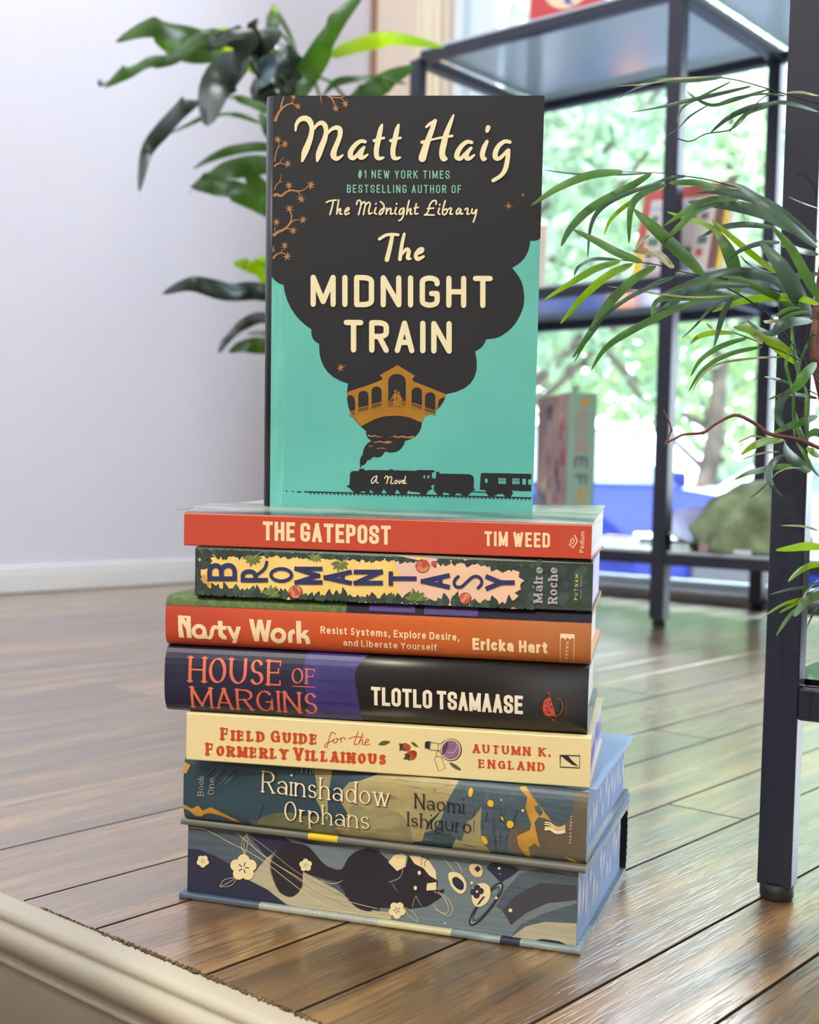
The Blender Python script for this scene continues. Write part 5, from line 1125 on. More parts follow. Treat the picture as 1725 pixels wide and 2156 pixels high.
for x0, y0, x1, y1, n in ((735, 572, 800, 572, 4), (888, 572, 942, 572, 4), (550, 605, 668, 574, 6), (400, 645, 518, 615, 6), (305, 690, 368, 668, 4), (1005, 580, 1125, 618, 6), (1155, 636, 1276, 672, 6)):
    A.brush([B4(x0, y0), B4(x1, y1)], ochre, 6, 1.6, 0, joins=False); A.brush([B4(x0, y0+50), B4(x1, y1+50)], ochre, 6, 1.2, 0, joins=False)
    for k in range(n+1):
        t = k/n; x = x0+(x1-x0)*t; y = y0+(y1-y0)*t; A.poly([B4(x-3, y), B4(x+3, y), B4(x+5, y+14), B4(x+3, y+22), B4(x+5, y+36), B4(x+5, y+52), B4(x-5, y+52), B4(x-5, y+36), B4(x-3, y+22), B4(x-5, y+14)], ochre, 6)
# couple on the bridge
A.disc(B4(825, 452), 2.6, ochre, 7, 3.2); A.disc(B4(860, 468), 2.3, ochre, 7, 3.0)
A.poly([B4(*p) for p in ((815, 470), (835, 475), (845, 490), (842, 620), (800, 622), (798, 520), (775, 555), (745, 562), (770, 545), (798, 495))], ochre, 7); A.poly([B4(*p) for p in ((852, 485), (872, 485), (885, 510), (905, 545), (925, 560), (890, 555), (888, 622), (842, 620), (842, 490))], ochre, 7)
A.poly([B4(836, 520), B4(845, 520), B4(844, 556), B4(837, 556)], cblk, 8)
for pts in (((500, 955), (520, 942), (550, 960), (590, 946), (630, 965), (690, 966), (630, 976), (590, 962), (555, 975), (520, 962)), ((740, 978), (790, 968), (818, 952), (850, 968), (910, 955), (960, 970), (1010, 956), (1060, 972), (1030, 984), (960, 984), (900, 974), (850, 982), (810, 970)), ((560, 1030), (610, 1024), (650, 1012), (690, 1028), (740, 1015), (800, 1024), (750, 1044), (700, 1042), (650, 1028), (600, 1036)), ((510, 1074), (580, 1068), (540, 1084)), ((590, 1098), (640, 1096), (665, 1088), (700, 1098), (735, 1098), (700, 1106), (660, 1100), (620, 1106))):
    A.poly([B4(*p) for p in pts], gold, 4)
def maple(c, R, rot, m=gold, lv=5):
    P_ = []
    for k, (a, r) in enumerate([(0, .35), (28, .95), (52, .5), (72, .95), (90, .55), (108, 1), (128, .5), (150, .95), (180, .35), (205, .9), (235, .45), (270, .9), (305, .45), (335, .9)]):
        t = math.radians(a+rot); r = r*1.18 if r > .8 else r*.85; P_.append((c[0]+R*r*math.cos(t), c[1]-R*r*math.sin(t)))
    A.poly(P_, m, lv)
maple(B4(200, 187), 8.5, -20); A.brush([B4(225, 178), B4(258, 150)], gold, 5, .8, 0)
# branches at the left edge
def BR(x, y): return (560+x/5.905, 195+y/5.905)
def br(pts, w0, w1, m=gold):
    n = len(pts); A.brush([BR(*p)+(w0+(w1-w0)*i/(n-1),) for i, p in enumerate(pts)], m, 4, None, 4, joins=False)
br(((115, 360), (150, 270), (200, 200), (270, 150), (340, 140), (385, 175)), 6, 1.6); br(((185, 200), (200, 130), (225, 50)), 4, 2); br(((310, 135), (335, 110), (345, 80)), 2, 1.4)
br(((675, 25), (685, 90), (698, 155)), 2.5, .6); br(((755, 25), (810, 60), (840, 110), (865, 170)), 4.5, 1.8); br(((800, 55), (880, 65), (940, 60), (1010, 25)), 2.5, 1.5); br(((930, 60), (960, 90), (975, 115)), 1.8, 1.3)
br(((108, 860), (125, 760), (150, 690), (165, 640)), 2.4, 1.6); br(((145, 700), (175, 668), (200, 665)), 1.6, 1.2); br(((105, 920), (140, 890), (180, 880), (230, 890)), 4, 1.5); br(((170, 880), (195, 840), (222, 800)), 2, .8)
br(((105, 1215), (130, 1150), (170, 1110), (192, 1020)), 2.5, 1.0); br(((165, 1115), (195, 1112), (220, 1110)), 2, .8); br(((100, 1290), (130, 1265), (190, 1285), (250, 1240), (320, 1215), (390, 1225), (460, 1215), (530, 1170)), 6.5, 1.5); br(((385, 1225), (415, 1250), (430, 1290)), 2.5, 1.4); br(((285, 1215), (290, 1190)), 2, 1.5)
br(((92, 1780), (150, 1735), (230, 1700), (290, 1640), (320, 1560), (310, 1480)), 7, 2); br(((300, 1630), (350, 1590), (420, 1580)), 3, 1.6); br(((240, 1695), (280, 1692), (310, 1710)), 2.5, 1.5); br(((105, 1720), (125, 1660)), 2, 1.2)
br(((90, 2065), (130, 2015), (190, 1995), (260, 2015)), 4, 1.6); br(((190, 1995), (210, 1945)), 2, 1.3); br(((92, 1980), (98, 1900)), 4, 1.0)
for x, y, r, a in ((345, 55, 7.5, 10), (400, 175, 7.5, 40), (870, 200, 8.5, 40), (990, 145, 9, 10), (1035, 25, 5, 0), (150, 590, 8.5, 20), (235, 645, 8.5, -20), (270, 890, 9, -20), (288, 1160, 9, 10), (560, 1155, 10, -10), (440, 1325, 9.5, 40), (295, 1450, 9.5, 10), (135, 1615, 8.5, 20), (460, 1585, 9, -30), (340, 1720, 9, -10), (235, 1905, 8.5, 0), (265, 2040, 9.5, -25)): maple(BR(x, y), r, a)
# star and small cross
c = T1(1450, 706)
for k in range(8):
    a = math.pi*k/4; R_ = 11 if k % 2 == 0 else 7; A.poly([(c[0]+R_*math.cos(a), c[1]+R_*math.sin(a)), (c[0]+2.2*math.cos(a+.5), c[1]+2.2*math.sin(a+.5)), c, (c[0]+2.2*math.cos(a-.5), c[1]+2.2*math.sin(a-.5))], gold, 4+k % 2)
c = T1(1534, 641); A.poly([(c[0], c[1]-5), (c[0]+1, c[1]-1), (c[0]+5, c[1]), (c[0]+1, c[1]+1), (c[0], c[1]+5), (c[0]-1, c[1]+1), (c[0]-5, c[1]), (c[0]-1, c[1]-1)], gold, 4)
A.poly([T1(*p) for p in ((1580, 765), (1640, 750), (1640, 800), (1600, 775))], mat('jacket_black2', (34, 36, 40), .3), 2)
# brush lettering
def hand(strokes, f, k, lv=9, w=None, edge=1.2):
    for st in strokes:
        P_ = [f(p[0], p[1]) + (((p[2] if len(p) > 2 else w))/k,) for p in st]
        A.brush([(a+.4, b+.5, c_+edge) for a, b, c_ in P_], halo, lv-2, None, 6); A.brush(P_, foil, lv, None, 6)
def H1(x, y): return (580+x/6.161, 220+y/6.161)
def H2(x, y): return (840+x/6.161, 220+y/6.161)
t_ = [((1385, 265, 30), (1365, 330, 60), (1335, 470, 68), (1312, 590, 66), (1318, 680, 62), (1355, 702, 50), (1405, 690, 28)), ((1282, 472, 42), (1340, 452, 36), (1410, 436, 34))]
hand([((265, 340, 26), (275, 260, 44), (320, 200, 60), (385, 182, 72), (445, 215, 75), (475, 300, 62), (465, 400, 66), (430, 510, 76), (385, 620, 82), (350, 735, 34)),
      ((505, 320, 30), (545, 265, 45), (600, 240, 58), (645, 275, 65), (660, 350, 58), (640, 450, 68), (600, 550, 78), (565, 650, 76), (545, 735, 32)),
      ((685, 375, 28), (730, 325, 44), (790, 302, 58), (838, 325, 66), (840, 400, 62), (810, 490, 64), (772, 580, 70), (755, 660, 80), (790, 705, 58), (835, 690, 42), (880, 655, 20)),
      ((1165, 485, 46), (1110, 478, 50), (1045, 520, 58), (985, 600, 66), (975, 670, 68), (1010, 700, 55), (1060, 660, 46), (1110, 600, 44), (1155, 555, 34)), ((1145, 570, 36), (1110, 640, 62), (1100, 685, 60), (1140, 690, 50), (1198, 652, 26))] + t_ + [[(x+215, y, w) for x, y, w in s_] for s_ in t_], H1, 6.161)
hand([((357, 295, 30), (400, 258, 42), (478, 212, 42)), ((470, 215, 52), (430, 330, 66), (385, 450, 74), (340, 580, 88), (305, 700, 100)), ((710, 142, 26), (670, 240, 52), (615, 390, 70), (582, 520, 80), (562, 630, 78), (580, 700, 80), (606, 706, 56)), ((302, 492, 46), (400, 466, 30), (540, 434, 30), (692, 410, 36)),
      ((945, 495, 46), (885, 488, 52), (815, 540, 60), (765, 620, 66), (755, 685, 68), (800, 705, 52), (850, 655, 46), (905, 600, 44), (938, 568, 42)), ((925, 580, 40), (880, 650, 62), (880, 700, 56), (920, 700, 50), (980, 658, 26)),
      ((1160, 300, 62), (1146, 345, 50)), ((1145, 482, 44), (1108, 560, 66), (1084, 650, 66), (1100, 708, 60), (1126, 706, 36)),
      ((1440, 490, 48), (1375, 482, 52), (1300, 535, 60), (1255, 620, 66), (1255, 690, 66), (1300, 705, 50), (1355, 660, 46), (1410, 600, 44)), ((1425, 595, 48), (1412, 700, 60), (1385, 830, 62), (1330, 920, 52), (1225, 988, 50))], H2, 6.161)
def H3(x, y): return (670+x/4.929, 400+y/4.929)
w_ = 17
hand([((88, 130), (125, 114), (190, 106)), ((160, 110), (146, 180), (124, 256)), ((215, 106), (202, 190), (195, 250)), ((197, 235), (225, 197), (236, 205), (226, 246), (248, 252)), ((283, 228), (318, 208), (320, 188), (300, 192), (280, 225), (288, 256), (325, 240)),
      ((400, 152), (410, 118), (432, 108), (446, 135), (440, 185), (420, 256)), ((448, 152), (478, 125), (492, 145), (482, 200), (472, 256)), ((496, 152), (525, 130), (542, 150), (528, 205), (530, 250), (560, 240)),
      ((602, 142), (600, 148)), ((602, 185), (586, 235), (606, 252)), ((648, 122), (682, 155), (682, 205), (662, 245), (640, 255), (640, 228), (664, 200), (690, 192)), ((714, 190), (708, 252)), ((712, 225), (745, 192), (758, 205), (752, 248), (778, 246)),
      ((816, 142), (814, 148)), ((812, 185), (798, 235), (814, 254)), ((892, 190), (856, 202), (842, 245), (862, 252), (886, 215), (893, 195), (886, 260), (866, 305), (840, 320)), ((946, 110), (928, 190), (920, 254)), ((924, 232), (955, 197), (964, 208), (956, 248), (976, 250)),
      ((1020, 145), (1008, 210), (1008, 248), (1036, 246)), ((998, 190), (1040, 182)), ((1225, 150), (1225, 118), (1195, 114), (1160, 155), (1150, 205), (1128, 248), (1105, 260)), ((1105, 260), (1205, 261)), ((1135, 195), (1200, 190)), ((1264, 152), (1262, 158)), ((1260, 190), (1246, 236), (1264, 254)),
      ((1320, 112), (1300, 185), (1292, 245), (1318, 256), (1340, 225), (1332, 198), (1304, 214)), ((1354, 203), (1374, 188), (1384, 200), (1370, 248), (1394, 250)), ((1464, 190), (1438, 220), (1440, 252), (1464, 238), (1482, 198), (1478, 248), (1502, 246)), ((1524, 206), (1546, 190), (1556, 205), (1546, 250), (1570, 248)), ((1600, 198), (1594, 240), (1622, 240), (1646, 202), (1632, 275), (1612, 334))], H3, 4.929, w=w_, edge=.8)
hand([((638, 510, 34), (700, 472, 32), (760, 462, 32), (832, 466, 30)), ((770, 480, 38), (748, 590, 46), (715, 725, 48)), ((895, 458, 30), (870, 570, 38), (850, 720, 40)), ((862, 680, 24), (915, 618, 36), (942, 635, 42), (932, 705, 42), (962, 715, 22)), ((1022, 665, 30), (1075, 642, 34), (1085, 612, 34), (1050, 618, 34), (1015, 675, 42), (1035, 718, 42), (1096, 690, 28))], H3, 4.929, edge=1.0)
hand([((672, 132), (648, 142), (634, 168), (644, 180), (664, 155), (672, 134), (666, 170), (680, 178)), ((722, 148), (734, 132), (744, 142), (736, 182)), ((740, 158), (760, 136), (770, 148), (762, 178), (780, 182)), ((800, 160), (788, 170), (794, 182), (806, 174), (800, 160)), ((816, 160), (820, 182), (832, 160)), ((838, 172), (850, 164), (844, 160), (838, 176), (850, 182)), ((860, 134), (854, 176), (864, 182))], TR, 3.136, w=7, edge=.2)
for a in (.19,):
    A.text('#1 NEW YORK TIMES', (754, 375.5), (947, 376.5), (0, -17), mint, 6, t=.125, w=.42, r=.17, gap=.285, space=.44, cap=1)
    A.text('BESTSELLING AUTHOR OF', (731, 406), (971, 407), (0, -17), mint, 6, t=.125, w=.40, r=.17, gap=.285, space=.44, cap=1)
def bold(txt, p0, p1, up, t, w, gap):
    k = dict(w=w, r=.15, space=.3); h = math.hypot(*up)
    A.text(txt, (p0[0]+.6, p0[1]+.8), (p1[0]+.6, p1[1]+.8), up, halo, 6, t=t+.03, gap=gap-.03, cap=0, **k); A.text(txt, p0, p1, up, foil, 9, t=t, gap=gap, cap=0, **k)
bold('MIDNIGHT', T2(288, 240), T2(1360, 248), (0, -68), .165, .40, .155)
bold('TRAIN', T2(483, 507), T2(1118, 515), (0, -69), .165, .42, .155)
# train, tender, coach, rails
P = A.poly
P([TR(*p) for p in ((493, 115), (505, 100), (552, 98), (555, 84), (586, 84), (590, 96), (630, 92), (750, 94), (752, 88), (775, 88), (778, 94), (806, 95), (808, 91), (815, 95), (930, 98), (938, 92), (1050, 94), (1052, 106), (1034, 110), (1034, 146), (1060, 148), (1062, 104), (1082, 104), (1084, 116), (1280, 120), (1305, 132), (1311, 150), (1310, 215), (1324, 218), (1300, 232), (1290, 245), (1270, 262), (1245, 268), (1225, 250), (1200, 245), (1180, 262), (1160, 262), (1140, 245), (1110, 240), (1105, 255), (1085, 260), (1060, 245), (1045, 225), (1050, 185), (1025, 200), (1040, 215), (1020, 225), (1005, 235), (995, 255), (975, 262), (955, 240), (890, 235), (880, 225), (865, 250), (835, 255), (815, 235), (803, 218), (790, 245), (765, 255), (735, 245), (715, 215), (700, 245), (670, 252), (645, 240), (630, 222), (610, 245), (585, 230), (570, 235), (545, 250), (520, 240), (500, 222), (490, 210), (468, 200), (488, 190), (492, 160))], cblk, 4)
P([TR(*p) for p in ((1356, 118), (1368, 112), (1690, 118), (1690, 232), (1640, 232), (1560, 228), (1570, 245), (1550, 275), (1520, 272), (1500, 250), (1470, 252), (1450, 262), (1420, 272), (1395, 250), (1390, 225), (1350, 222))], cblk, 4)
for x0, x1, y0, y1 in ((978, 990, 128, 146), (1005, 1017, 128, 146), (1385, 1402, 150, 176), (1474, 1522, 146, 184), (1565, 1612, 148, 186), (1632, 1655, 150, 188), (1670, 1690, 154, 188)): P([TR(x0, y0), TR(x1, y0+1), TR(x1, y1+1), TR(x0, y1)], turq, 5)
for x0, x1 in ((1474, 1522), (1565, 1612)):
    for k in range(1, 4): A.brush([TR(x0+(x1-x0)*k/4, 146), TR(x0+(x1-x0)*k/4, 188)], cblk, 6, .8, 0, joins=False)
    A.brush([TR(x0, 160), TR(x1, 161)], cblk, 6, .8, 0, joins=False)
A.brush([TR(1300, 236), TR(1400, 240)], cblk, 4, 2, 0)
A.brush([TR(192, 236), TR(700, 250), TR(1200, 264), TR(1690, 277)], cblk, 5, 2.6, 0)
x = 232
while x < 1690: y = 236+(x-192)*.0274; A.brush([TR(x, y+4), TR(x, y+15)], cblk, 5, 2.6, 0, joins=False); x += 26.3
for x, y in ((74, 231), (116, 234)): A.disc(TR(x, y), 1.6, cblk, 5)
A.brush([TR(146, 236), TR(168, 237)], cblk, 5, 2.4, 0)
for x, r in ((533, 20), (608, 20), (672, 36), (762, 36), (845, 36), (975, 28), (1085, 24), (1170, 24), (1248, 24), (1423, 26), (1533, 26)): A.disc(TR(x, 236+(x-192)*.0274-r*.72), r/3.136*.78, cblk, 5, n=18)
link('dust_jacket', bm, sl, SB)
bm = bmesh.new(); box(bm, tb+.001, SW-.003, tb, ST-tb, .003, SH-.003)
link('page_block', bm, paper_edge_mat('upright_paper_edges', (228, 224, 214), (200, 196, 186), 10), SB)

# ================================================================== PLANTS
def blade(bm, P, w, fold=.22, n=6, side=None, mi=0, shape=None, tw=0.0):
    """leaf along the 3-D points P, widest w metres; side = rough width direction"""
    Q = [Vector(p) for p in catmull([tuple(p) for p in P], n)]; m = len(Q)-1; rows = []
    for i, q in enumerate(Q):
        t = (Q[min(i+1, m)]-Q[max(i-1, 0)]).normalized(); u = i/m
        view = Vector((q.x*.9, q.y, q.z-H)).normalized() if side is None else side
        s_ = t.cross(view); s_ = s_.normalized() if s_.length > 1e-4 else Vector((1, 0, 0)); nn = s_.cross(t).normalized()
        if tw: s_ = (s_*math.cos(tw*u)+nn*math.sin(tw*u)).normalized(); nn = s_.cross(t).normalized()
        f = (math.sin(math.pi*min(1, u**(.75))))**.62 if shape is None else shape(u)
        h = max(w*.03, w*f)/2
        rows.append([bm.verts.new(q - s_*h + nn*h*fold), bm.verts.new(q - s_*h*.5 + nn*h*fold*.3), bm.verts.new(q), bm.verts.new(q + s_*h*.5 + nn*h*fold*.3), bm.verts.new(q + s_*h + nn*h*fold)])
    for a, b in zip(rows[:-1], rows[1:]):
        for k in range(4): f = bm.faces.new((a[k], a[k+1], b[k+1], b[k])); f.material_index = mi; f.smooth = True
def pxw(px, d): return px/FPX*d

# ---- leafy plant by the left wall (its pot stands hidden behind the books)
lp = empty('leafy_plant', (-.135, 2.14, 0)); tag(lp, 'broad-leaved green plant behind the book stack, leaves spread against the white wall', 'plant')
def LP(x, y, d): return at(x/2.695, y/2.695, d)
def LQ(x, y, d): return at(560+x/2.875, y/2.875, d)
g1 = leaf_mat('plant_leaf', (44, 78, 36), (66, 108, 44), .42, .38, 9); g2 = leaf_mat('plant_leaf_bright', (120, 170, 30), (150, 196, 40), .6, .4, 9); g3 = leaf_mat('plant_leaf_dark', (30, 46, 36), (48, 66, 50), .10, .30, 9)
bm = bmesh.new(); V0 = Vector((-.135, 2.14, 0))
LEAF = [ # points, width px (crop units), depth, material
 (LP, [(1290, 260), (1090, 205), (900, 150), (780, 170), (655, 235)], 95, 2.05, 0), (LP, [(1330, 300), (1180, 300), (1050, 290), (960, 260), (870, 215)], 90, 2.12, 0),
 (LP, [(1320, 215), (1200, 200), (1100, 230), (980, 330), (940, 300)], 75, 2.0, 0), (LP, [(1000, 345), (860, 350), (730, 395), (640, 450), (590, 492)], 70, 1.95, 0), (LP, [(620, 455), (580, 470), (552, 460)], 40, 1.94, 2),
 (LP, [(1290, 170), (1320, 260), (1345, 340)], 230, 1.9, 2), (LP, [(1540, 150), (1480, 190), (1400, 270), (1345, 350)], 160, 1.92, 2), (LP, [(1420, 330), (1290, 400), (1210, 520), (1180, 715)], 175, 1.88, 2), (LP, [(1545, 30), (1552, 150), (1545, 300)], 46, 2.1, 1),
 (LP, [(1130, 565), (1050, 590), (930, 720), (830, 860), (790, 1090)], 85, 1.9, 2), (LP, [(1480, 700), (1340, 650), (1190, 655), (1060, 710), (960, 760)], 26, 2.05, 0), (LP, [(1530, 640), (1450, 590), (1360, 560), (1280, 550)], 42, 2.1, 0), (LP, [(1560, 820), (1520, 720), (1470, 640)], 60, 2.1, 0),
 (LP, [(1590, 845), (1450, 830), (1300, 855), (1180, 905), (1095, 960)], 48, 2.0, 0), (LP, [(1600, 940), (1450, 935), (1300, 960), (1180, 1010), (1085, 1060)], 100, 2.05, 0), (LP, [(1600, 1240), (1480, 1150), (1330, 1080), (1200, 1055), (1080, 1055)], 100, 2.0, 0), (LP, [(1580, 1200), (1480, 1080), (1390, 960)], 90, 2.1, 0), (LP, [(1100, 1065), (1070, 1100)], 6, 2.0, 2),
 (LP, [(1600, 1600), (1500, 1540), (1400, 1500), (1320, 1490)], 70, 2.1, 1), (LP, [(1600, 1650), (1530, 1560), (1440, 1470)], 110, 2.12, 1), (LP, [(1600, 1500), (1520, 1480), (1440, 1475)], 60, 2.12, 1), (LP, [(1600, 1690), (1450, 1650), (1280, 1650), (1080, 1610), (920, 1665)], 88, 1.95, 2),
 (LP, [(1600, 1840), (1480, 1800), (1380, 1840), (1290, 1920), (1240, 2005)], 55, 1.98, 2), (LP, [(1590, 1920), (1500, 1890), (1400, 1895)], 26, 2.0, 0), (LP, [(1600, 1980), (1480, 1960), (1380, 1965), (1300, 2000)], 75, 1.98, 0),
 (LP, [(1440, 320), (1500, 380), (1500, 490)], 120, 1.86, 3), (LP, [(1560, 290), (1640, 400), (1560, 500)], 150, 1.94, 2), (LP, [(1560, 420), (1640, 480), (1700, 600)], 150, 1.9, 2), (LP, [(1440, 450), (1500, 530), (1560, 640)], 110, 1.95, 2), (LP, [(1240, 200), (1300, 240), (1400, 330), (1440, 420)], 120, 2.15, 1),
 (LQ, [(180, 620), (230, 480), (330, 300), (420, 130), (600, -60)], 125, 1.9, 0), (LQ, [(385, 340), (520, 280), (700, 235), (830, 235), (1080, 285)], 80, 2.1, 1), (LQ, [(330, 600), (400, 510), (520, 475), (680, 475), (860, 510)], 40, 2.1, 0), (LQ, [(480, 620), (600, 560), (740, 470), (900, 400)], 110, 2.15, 0), (LQ, [(520, 640), (640, 560), (780, 500)], 90, 2.18, 0), (LQ, [(120, 620), (200, 500), (260, 430)], 70, 2.1, 1), (LQ, [(30, 60), (40, 180), (60, 330)], 60, 2.1, 0)]
tips = []
for f, pts, w, d, m in LEAF:
    k = 2.695 if f is LP else 2.875; n_ = len(pts)
    P3 = [f(x, y, d + .05*math.sin(1.7*i+w)) - V0 for i, (x, y) in enumerate(pts)]
    if f is LQ or pts[0][0] > 1250: tips.append(P3[0])
    sv = Vector((0, 1, 0)); blade(bm, P3, pxw(w*1.28/k, d), fold=.25, n=5, side=None if False else Vector((.1, 1, .0 if m != 3 else .3)).normalized(), mi=m)
link('foliage', bm, [g1, g2, g3, leaf_mat('plant_leaf_glossy', (120, 146, 160), (70, 92, 92), .1, .2, 14)], lp)
bm = bmesh.new(); stemm = mat('plant_stem', (92, 112, 60), .5)
core = [at(640, y, 2.12) - V0 for y in (160, 400, 640, 860, 1010)]; core += [Vector((.0, 0, .20))]
tube(bm, [tuple(p) for p in catmull([tuple(c) for c in core], 5)], .007, 8)
for p in tips:
    b_ = min(core, key=lambda c: abs(c.z-(p.z-.06))+.0*c.x); mid = (p+b_)/2+Vector((0, .01, .02)); tube(bm, [tuple(q) for q in catmull([tuple(b_), tuple(mid), tuple(p)], 4)], [.0032]*8+[.0022], 6)
link('stem', bm, stemm, lp)
bm = bmesh.new(); n = 32; prof_ = [(.0, 0), (.075, 0), (.082, .02), (.098, .18), (.104, .20), (.104, .215), (.094, .215), (.090, .19)]
rings = [[bm.verts.new((r*math.cos(2*math.pi*k/n), r*math.sin(2*math.pi*k/n), z)) for k in range(n)] for r, z in prof_[1:]]
bm.faces.new(rings[0][::-1])
for a, b in zip(rings[:-1], rings[1:]):
    for k in range(n): f = bm.faces.new((a[k], a[(k+1) % n], b[(k+1) % n], b[k])); f.smooth = True
soilv = rings[-1]; link('pot', bm, mat('pot_white', (224, 222, 218), .35), lp)
bm = bmesh.new(); vs = [bm.verts.new((.0905*math.cos(2*math.pi*k/n), .0905*math.sin(2*math.pi*k/n), .192)) for k in range(n)]; bm.faces.new(vs); link('soil', bm, mat('soil', (52, 38, 28), .9, bump=.6), lp)

